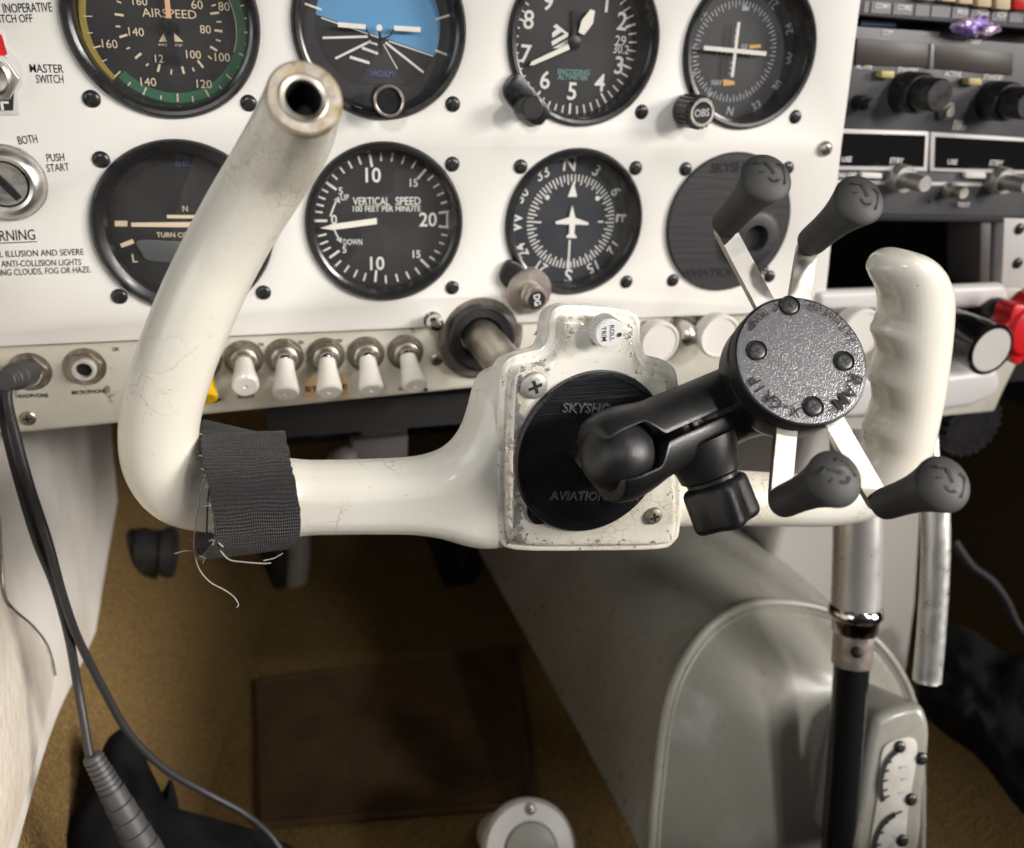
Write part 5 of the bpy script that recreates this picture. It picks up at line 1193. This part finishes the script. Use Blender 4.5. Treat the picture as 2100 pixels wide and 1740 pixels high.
for u in (1788, 2001): pxp('mode_button', [(u-20, 354), (u+22, 356), (u+22, 367), (u-20, 366)], .0013, .0050, 'mark_white', t, .0006)
dual_knob(t, 1898, 378, .0082, .0048, .010, .026, 'steel_knob', 'steel_knob'); dual_knob(t, 2108, 382, .0082, .0048, .010, .026, 'steel_knob', 'steel_knob'); dual_knob(t, 1977, 397, .0045, .0038, .008, .015, 'steel_knob', 'steel_dull')
b = MB().lathe(pf(aty(1905, 414, YR-.0012)), [(.0012, .0003), (0, .0003)], 16); obj('set_screw', b, M['slot_black'], parent=t)
# empty slot, its rail and the white strip beside it
b = MB(); b.prism(RF, [loc_on(RF, u, v, 0) for u, v in ((2012, 446), (2034, 446), (2030, 594), (2010, 594))], -.03, 0); t = obj('slot_rail', b, M['bracket_grey'], bevel=.001, label='grey metal rail at the right of the empty black radio slot', cat_='rail')
b = MB(); b.prism(RF, [loc_on(RF, u, v, .004) for u, v in ((2060, 448), (2200, 452), (2200, 600), (2054, 590))], -.01, .004); t = obj('sub_panel', b, M['trim_white'], bevel=.001, label='white panel piece at the far right above the red knob', cat_='panel')
put_screw(aty(2090, 470, YR-.004), t); put_screw(aty(2086, 540, YR-.004), t)
b = MB(); b.prism(RF, [loc_on(RF, u, v, .003) for u, v in ((1690, 438), (2180, 446), (2180, 458), (1688, 452))], -.02, .003); obj('rack_sill', b, M['slot_black'], bevel=.0006, label='thin dark sill under the lower radio', cat_='sill')

# ================================================================== UNDER THE PANEL
b = MB(); b.box(Matrix.Identity(4), (.34, .12, -.205), (.62, .17, .02)); obj('panel_underside', b, M['slot_black'], label='black structure under the panel behind the switch strip', cat_='bracket')
b = MB(); fr = pf((0, .11, 0)); b.prism(fr, [loc_on(fr, u, v, 0) for u, v in ((742, 845), (838, 838), (832, 945), (740, 950))], -.02, 0); b.prism(fr, [loc_on(fr, u, v, .006) for u, v in ((722, 905), (838, 893), (836, 955), (722, 960))], -.008, .006)
obj('control_bracket', b, M['bracket_grey'], bevel=.002, label='grey metal bracket hanging below the switch strip', cat_='bracket')
o = aty(705, 950, .09); b = MB().sphere(o, .011, 24); obj('cable_knob', b, M['bracket_grey'], label='small round grey knob peeping over the yoke crossbar', cat_='knob')
b = MB(); o = aty(640, 880, .20); b.tube([o, o+Vector((.14, .02, .005))], .008, 14); obj('control_tube', b, M['firewall_dark'], label='dark tube in the black gap under the switch strip', cat_='tube')
# rudder pedals
def pedal(name, pts, pad, m, lab, y):
    t = thing(name, aty(*pts[-1], y), lab, 'pedal', 'rudder pedals in the footwell')
    b_ = MB(); P_ = [aty(u, v, y) for u, v in pts]; b_.tube(cat(P_, 4), .014, 16); obj('lever', b_, M[m], parent=t)
    b_ = MB(); fr_2 = pf((0, y-.012, 0)); b_.prism(fr_2, [loc_on(fr_2, u, v, 0) for u, v in pad], -.012, 0); obj('foot_pad', b_, M['rubber_black'], parent=t, bevel=.003)
pedal('rudder_pedal', [(610, 1060), (612, 1130), (606, 1190), (592, 1225)], [(552, 1130), (590, 1130), (588, 1200), (612, 1240), (604, 1275), (580, 1278), (562, 1220)], 'pedestal_grey', 'pale rudder pedal with a black pad, below the strap', .46)
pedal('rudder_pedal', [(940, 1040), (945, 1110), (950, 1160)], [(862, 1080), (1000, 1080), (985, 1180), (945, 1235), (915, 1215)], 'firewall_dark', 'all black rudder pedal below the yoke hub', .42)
# fresh air nozzle
ct = aty(278, 1132, .28); b = MB(); d = Vector((1, -.12, -.08)).normalized(); fr = axf(ct, d)
b.lathe(fr, [(.017, -.05), (.0185, 0), (.0215, .003), (.0215, .010), (.0195, .011), (.0195, .022), (.0225, .024), (.0225, .032), (.0205, .033), (.0165, .031), (.0150, .015), (0, .012)], 40); obj('air_nozzle', b, M['cable_black'], label='grey fresh air nozzle poking out behind the side wall', cat_='air vent')
# round white fitting at the bottom edge
o = atz(1088, 1745, -.50); fr = axf(o, (-.05, -.75, .75)); t = thing('round_fitting', fr, 'white round fitting with a grey centre at the bottom edge', 'fitting')
b = MB().lathe(fr, [(.016, -.135), (.016, -.012), (.033, -.010), (.033, -.004), (.030, 0), (.019, .001), (.018, 0)], 48); obj('rim', b, M['trim_white'], parent=t)
b = MB().lathe(fr, [(.018, .0), (.017, .003), (0, .004)], 40); obj('centre', b, M['pedestal_grey'], parent=t)
put_screw(fr @ Vector((.003, .0255, 0)), t, screw_mesh(.004, .0016, [M['steel_dull'], M['slot_black']]), c=(-.05, -.75, .75))

# ================================================================== CENTRE PEDESTAL
PN = Vector((0, -.90, .44)).normalized(); PP = atd(1560, 1420, .56)
PFm = axf(PP, PN)
tomb = [(1335, 1780), (1340, 1680), (1350, 1580), (1363, 1480), (1390, 1385), (1440, 1305), (1500, 1258), (1560, 1238), (1640, 1240), (1720, 1262), (1800, 1318), (1850, 1385), (1878, 1460), (1890, 1560), (1890, 1780)]
tl_ = [Vector(loc_on(PFm, u, v, 0)) for u, v in tomb]; tc = cat(tl_, 4)
t = thing('centre_pedestal', PFm @ Matrix.Translation((0, -.15, 0)), 'grey painted centre pedestal with a rounded arched top', 'pedestal')
b = MB(); n = len(tc)
def shrink(P_, d):
    r = []
    for i, p in enumerate(P_):
        tt = (P_[min(i+1, len(P_)-1)]-P_[max(i-1, 0)]).normalized(); r.append(p+Vector((tt.y, -tt.x))*d)
    return r
fwd = Vector((0, 1, 0)); rings = []
for k, (d, s_, c) in enumerate(((0, .75, -.004), (0, .45, -.004), (0, .20, -.004), (0, .05, -.004), (0, 0, -.006), (.0012, 0, -.001), (.0035, 0, .0010), (.006, 0, .0), (.012, 0, .0050), (.022, 0, .0140), (.035, 0, .0230), (.05, 0, .0290))):
    R2 = shrink(tc, d); ring = []
    for p in R2:
        q = PFm @ Vector((p.x, p.y, c)); q = q+fwd*s_*.6
        if s_ > .1: q.z -= (s_-.1)*.05
        ring.append(q)
    rings.append(ring)
base = 0
for rg in rings: b.v += rg
for j in range(len(rings)-1):
    for i in range(n-1): b.f.append((j*n+i, j*n+i+1, (j+1)*n+i+1, (j+1)*n+i)); b.m.append(0)
e = (len(rings)-1)*n; b.f.append(tuple(range(e, e+n))); b.m.append(0)
obj('shell', b, M['pedestal_grey'], parent=t, smooth=60)
b = MB().tube([PFm @ Vector((p.x, p.y, -.0015)) for p in tc], .0034, 12); obj('edge_bead', b, M['pedestal_grey'], parent=t, smooth=60)
b = MB().lathe(PFm @ Matrix.Translation((*loc_on(PFm, 1386, 1538, 0), 0)), [(.0022, .0022), (0, .003)], 16); obj('rivet', b, M['slot_black'], parent=t)
# trim indicator housing
n2 = Vector((-.12, -.88, .46)).normalized(); PP2 = atd(1850, 1600, .50); IF = axf(PP2, n2)
t = thing('trim_indicator', IF @ Matrix.Translation((0, -.06, 0)), 'pale grey trim indicator housing with black scales, right of the gear lever', 'indicator')
b = MB(); q = [loc_on(IF, u, v, 0) for u, v in ((1752, 1760), (1762, 1640), (1774, 1560), (1786, 1500), (1800, 1470), (1850, 1448), (1890, 1446), (1908, 1475), (1912, 1520), (1900, 1620), (1880, 1760))]
b.prism(IF, [tuple(p) for p in cat(q, 4, True)], -.10, 0); obj('housing', b, M['pedestal_grey'], parent=t, bevel=.006, seg=4)
b = MB(); q = [loc_on(IF, u, v, .0006) for u, v in ((1786, 1760), (1798, 1640), (1808, 1545), (1826, 1522), (1862, 1512), (1880, 1524), (1878, 1570), (1862, 1660), (1848, 1760))]; b.prism(IF, [tuple(p) for p in cat(q, 3, True)], .0002, .0010); obj('scale_plate', b, M['plate_white'], parent=t, bevel=.0004)
b = MB()
for P_ in ([(1838, 1540), (1818, 1562), (1808, 1592), (1806, 1625), (1812, 1644)], [(1836, 1670), (1812, 1688), (1796, 1720), (1790, 1760)]):
    Q_ = cat([loc_on(IF, u, v, .0014) for u, v in P_], 5)
    for p, q in zip(Q_, Q_[1:]): b.bar(IF, p, q, .0034, .0014)
    for i in range(0, len(Q_), 3):
        p = Q_[i]; b.bar(IF, p, p+Vector((.0045, .0012)), .0012, .0014)
obj('curved_slot', b, M['slot_black'], parent=t)
for u, v in ((1856, 1600), (1850, 1628), (1852, 1575), (1838, 1715), (1834, 1735)):
    b = MB(); b.bar(IF, loc_on(IF, u-6, v, .0014), loc_on(IF, u+8, v-2, .0014), .0016, .0014); obj('scale_mark', b, M['mark_dim'], parent=t)
for u, v in ((1890, 1556), (1868, 1640), (1850, 1724), (1845, 1532)): put_screw(IF @ Vector((*loc_on(IF, u, v, .001), .0008)), t, SCREW, c=n2)
# white column behind the gear lever
t = None
b = MB(); cf = pf((0, .05, 0)); q = [loc_on(cf, u, v, 0) for u, v in ((1690, 820), (1905, 820), (1896, 1080), (1886, 1240), (1868, 1370), (1850, 1430), (1560, 1330), (1558, 1270), (1566, 1190), (1585, 1110), (1600, 1060), (1640, 960))]
b.prism(cf, [tuple(p) for p in q], -.16, 0); obj('console_column', b, M['column_white'], bevel=.010, seg=4, label='white painted column between the panel and the pedestal', cat_='column')
b = MB(); cf2 = pf((0, .09, 0)); q = [loc_on(cf2, u, v, 0) for u, v in ((1535, 1060), (1600, 1040), (1575, 1250), (1530, 1250))]; b.prism(cf2, q, -.05, 0); obj('column_side', b, M['pedestal_grey'], bevel=.003, label='grey plate standing left of the white column', cat_='plate')
# gear lever
P = [atd(u, v, z) for u, v, z in ((1752, 868, .47), (1756, 960, .475), (1760, 1080, .48), (1757, 1180, .485), (1754, 1262, .488))]
t = thing('gear_lever', atd(1720, 1740, .50), 'chrome topped landing gear lever with a black lower tube', 'lever')
b = MB().tube(cat(P, 5), .0135, 32); obj('handle', b, M['chrome_worn'] if 'chrome_worn' in M else M['chrome'], parent=t)
b = MB(); p0 = atd(1754, 1258, .488); d = (atd(1748, 1340, .491)-p0).normalized(); LF = axf(p0, -d)
b.lathe(LF, [(.0118, .006), (.0142, .004), (.0150, .0010), (.0148, -.0012), (.0130, -.0030), (.0126, -.010), (.0118, -.0112)], 44); obj('ring', b, M['chrome'], parent=t)
b = MB().lathe(LF, [(.0112, -.010), (.0112, -.030), (.0105, -.0305)], 40); obj('sleeve', b, M['brass'], parent=t)
p = atd(1757, 1338, .477); b = MB().sphere(p, .0034, 16); obj('pin', b, M['slot_black'], parent=t)
P = [atd(u, v, z) for u, v, z in ((1748, 1340, .491), (1738, 1480, .496), (1728, 1620, .50), (1716, 1780, .505))]
b = MB().tube(P, .0098, 32); obj('lower_tube', b, M['knob_black'], parent=t)
# aluminium handle hanging right of the lever
t = thing('pump_handle', atd(1905, 1400, .52), 'long polished aluminium handle hanging right of the white column', 'handle')
P = [atd(u, v, z) for u, v, z in ((1916, 1010, .50), (1919, 1100, .502), (1916, 1200, .506), (1908, 1320, .51), (1902, 1385, .512), (1901, 1402, .512))]
b = MB().tube(cat(P, 5), [.0080]*23+[.0078, .0072, .0050][:3] if False else [.0080 if i < 24 else .0066 for i in range(26)], 28); obj('grip_tube', b, M['aluminium'], parent=t, smooth=60)
b = MB().tube([atd(1906, 850, .50), atd(1916, 1015, .50)], .0042, 18); obj('rod', b, M['aluminium'], parent=t)
b = MB().tube([atd(1880, 872, .505), atd(1925, 868, .50)], .0045, 16); obj('clamp', b, M['steel_dull'], parent=t)

# unseen front seat, added so its cushion keeps the lamps off the footwell floor
t = thing('seat_blocker', Vector((.19, -.5, -.60)), 'dark seat block out of view, added to shade the footwell floor', 'seat')
b = MB().box(Matrix.Identity(4), (.22, -.55, -.355), (.66, .56, .11)); obj('cushion', b, M['fabric_black'], parent=t, bevel=.03, seg=4)
b = MB().box(Matrix.Identity(4), (.20, -.56, -.50), (.46, .44, .19)); obj('base', b, M['firewall_dark'], parent=t, bevel=.01)

# ================================================================== CABLES, CONNECTOR, BAG
t = thing('headset_cable', sw(62, 762), 'black headset cable plugged into the HEADPHONE jack, its two leads hanging down', 'cable')
pj = sw(62, 762); dj = (aty(8, 782, -.028)-pj).normalized(); PJ = axf(pj+dj*.003, dj)
b = MB().lathe(PJ, [(.0060, 0), (.0062, .001), (.0062, .016), (.0054, .017), (.0056, .019), (.0050, .020), (.0052, .022), (.0046, .0225), (.0048, .0255), (.0044, .026), (.0046, .029), (.0040, .0296), (0, .030)], 32); obj('plug', b, M['cable_grey'], parent=t)
e0 = pj+dj*.030
c1_ = [e0, atd(2, 830, .385), atd(14, 890, .39), atd(38, 985, .39), atd(76, 1110, .39), atd(112, 1200, .40), atd(140, 1300, .41), atd(158, 1400, .42), (atd(172, 1480, .42)), atd(183, 1545, .42), atd(190, 1560, .42)]
c2_ = [e0-dj*.004, atd(16, 820, .38), atd(32, 890, .383), atd(62, 1000, .384), atd(98, 1110, .386), atd(128, 1220, .395), atd(160, 1310, .41), atd(210, 1410, .43), atd(265, 1505, .45), atd(335, 1575, .47), atd(420, 1625, .49), atd(500, 1668, .50), atd(555, 1715, .50), atd(590, 1770, .50)]
b = MB().tube(cat(c1_, 6), .0021, 14); obj('lead', b, M['cable_black'], parent=t, smooth=60)
b = MB().tube(cat(c2_, 6), .0020, 14); obj('lead', b, M['cable_black'], parent=t, smooth=60)
a0 = atd(190, 1552, .42); a1 = atd(322, 1790, .435); cfm = axf(a0, a1-a0); LC = (a1-a0).length
pr = [(0, -.001), (.0036, -.001)]; x = 0
while x < .020: pr += [(.0046+.05*x, x), (.0050+.05*x, x+.0018), (.0046+.05*x, x+.0021), (.0041+.05*x, x+.0022), (.0041+.05*x, x+.0027)]; x += .0028
x = .020
while x < LC: pr += [(.0062+min(.0022, (x-.02)*.06), x), (.0062+min(.0022, (x-.02)*.06), x+.0078), (.0058+min(.0022, (x-.02)*.06), x+.0081)]; x += .0085
b = MB().lathe(cfm, pr, 36); obj('inline_connector', b, M['cable_grey'], parent=t, smooth=30)
def crumple(name, pts, z, th, m, lab, cat_, sd, amp=.010):
    """a slumped piece of cloth: an outline given real thickness and folds"""
    random.seed(sd); P_ = [atd(u, v, z) for u, v in pts]; c0 = sum(P_, Vector())/len(P_)
    fr_3 = axf(c0, -ray(sum(p[0] for p in pts)/len(pts), sum(p[1] for p in pts)/len(pts)), tuple(CU))
    out_ = cat([loc_on(fr_3, u, v, 0) for u, v in pts], 5, True); m_ = MB(); n_ = len(out_); K_ = 14
    cen = sum(out_, Vector((0, 0)))/n_
    def zz(p, k): return th*math.sqrt(max(0, 1-k*k))+amp*(noise.noise(Vector((p.x*38+sd, p.y*38, 0)))+.5*noise.noise(Vector((p.x*90, p.y*90+sd, 3))))*(1-k**4)
    for sgn in (1, -1):
        base_ = len(m_.v)
        for j in range(1, K_+1):
            for p in out_:
                q_ = cen+(p-cen)*(j/K_); m_.v.append(fr_3 @ Vector((q_.x, q_.y, sgn*zz(q_, j/K_) if sgn > 0 else -th*math.sqrt(max(0, 1-(j/K_)**2)))))
        m_.v.append(fr_3 @ Vector((cen.x, cen.y, zz(cen, 0) if sgn > 0 else -th)))
        for j in range(K_-1):
            for i in range(n_):
                f = (base_+j*n_+i, base_+j*n_+(i+1) % n_, base_+(j+1)*n_+(i+1) % n_, base_+(j+1)*n_+i); m_.f.append(f if sgn < 0 else f[::-1]); m_.m.append(0)
        for i in range(n_): m_.f.append((base_+i, base_+(i+1) % n_, base_+K_*n_)); m_.m.append(0)
    return obj(name, m_, M[m], smooth=180, label=lab, cat_=cat_)
crumple('fabric_bag', [(118, 1790), (140, 1690), (190, 1600), (215, 1525), (245, 1496), (272, 1500), (284, 1545), (294, 1612), (330, 1625), (350, 1598), (364, 1640), (378, 1700), (420, 1690), (470, 1712), (520, 1716), (545, 1708), (640, 1780), (400, 1840)], .52, .018, 'fabric_black', 'crumpled black fabric bag on the carpet beneath the cables', 'bag', 5)
crumple('dark_jacket', [(1890, 1330), (1930, 1285), (1990, 1290), (2060, 1340), (2160, 1370), (2180, 1720), (2090, 1660), (2010, 1560), (1930, 1500), (1885, 1450), (1880, 1390)], .66, .03, 'fabric_black', 'black jacket heaped on the floor at the right edge', 'jacket', 9, .016)
b = MB(); b.tube(cat([atd(u, v, .75) for u, v in ((1955, 1110), (1990, 1160), (2030, 1190), (2060, 1230), (2090, 1290), (2140, 1330))], 6), .0045, 12); obj('floor_cable', b, M['cable_black'], label='black cable in the dark footwell on the right', cat_='cable')
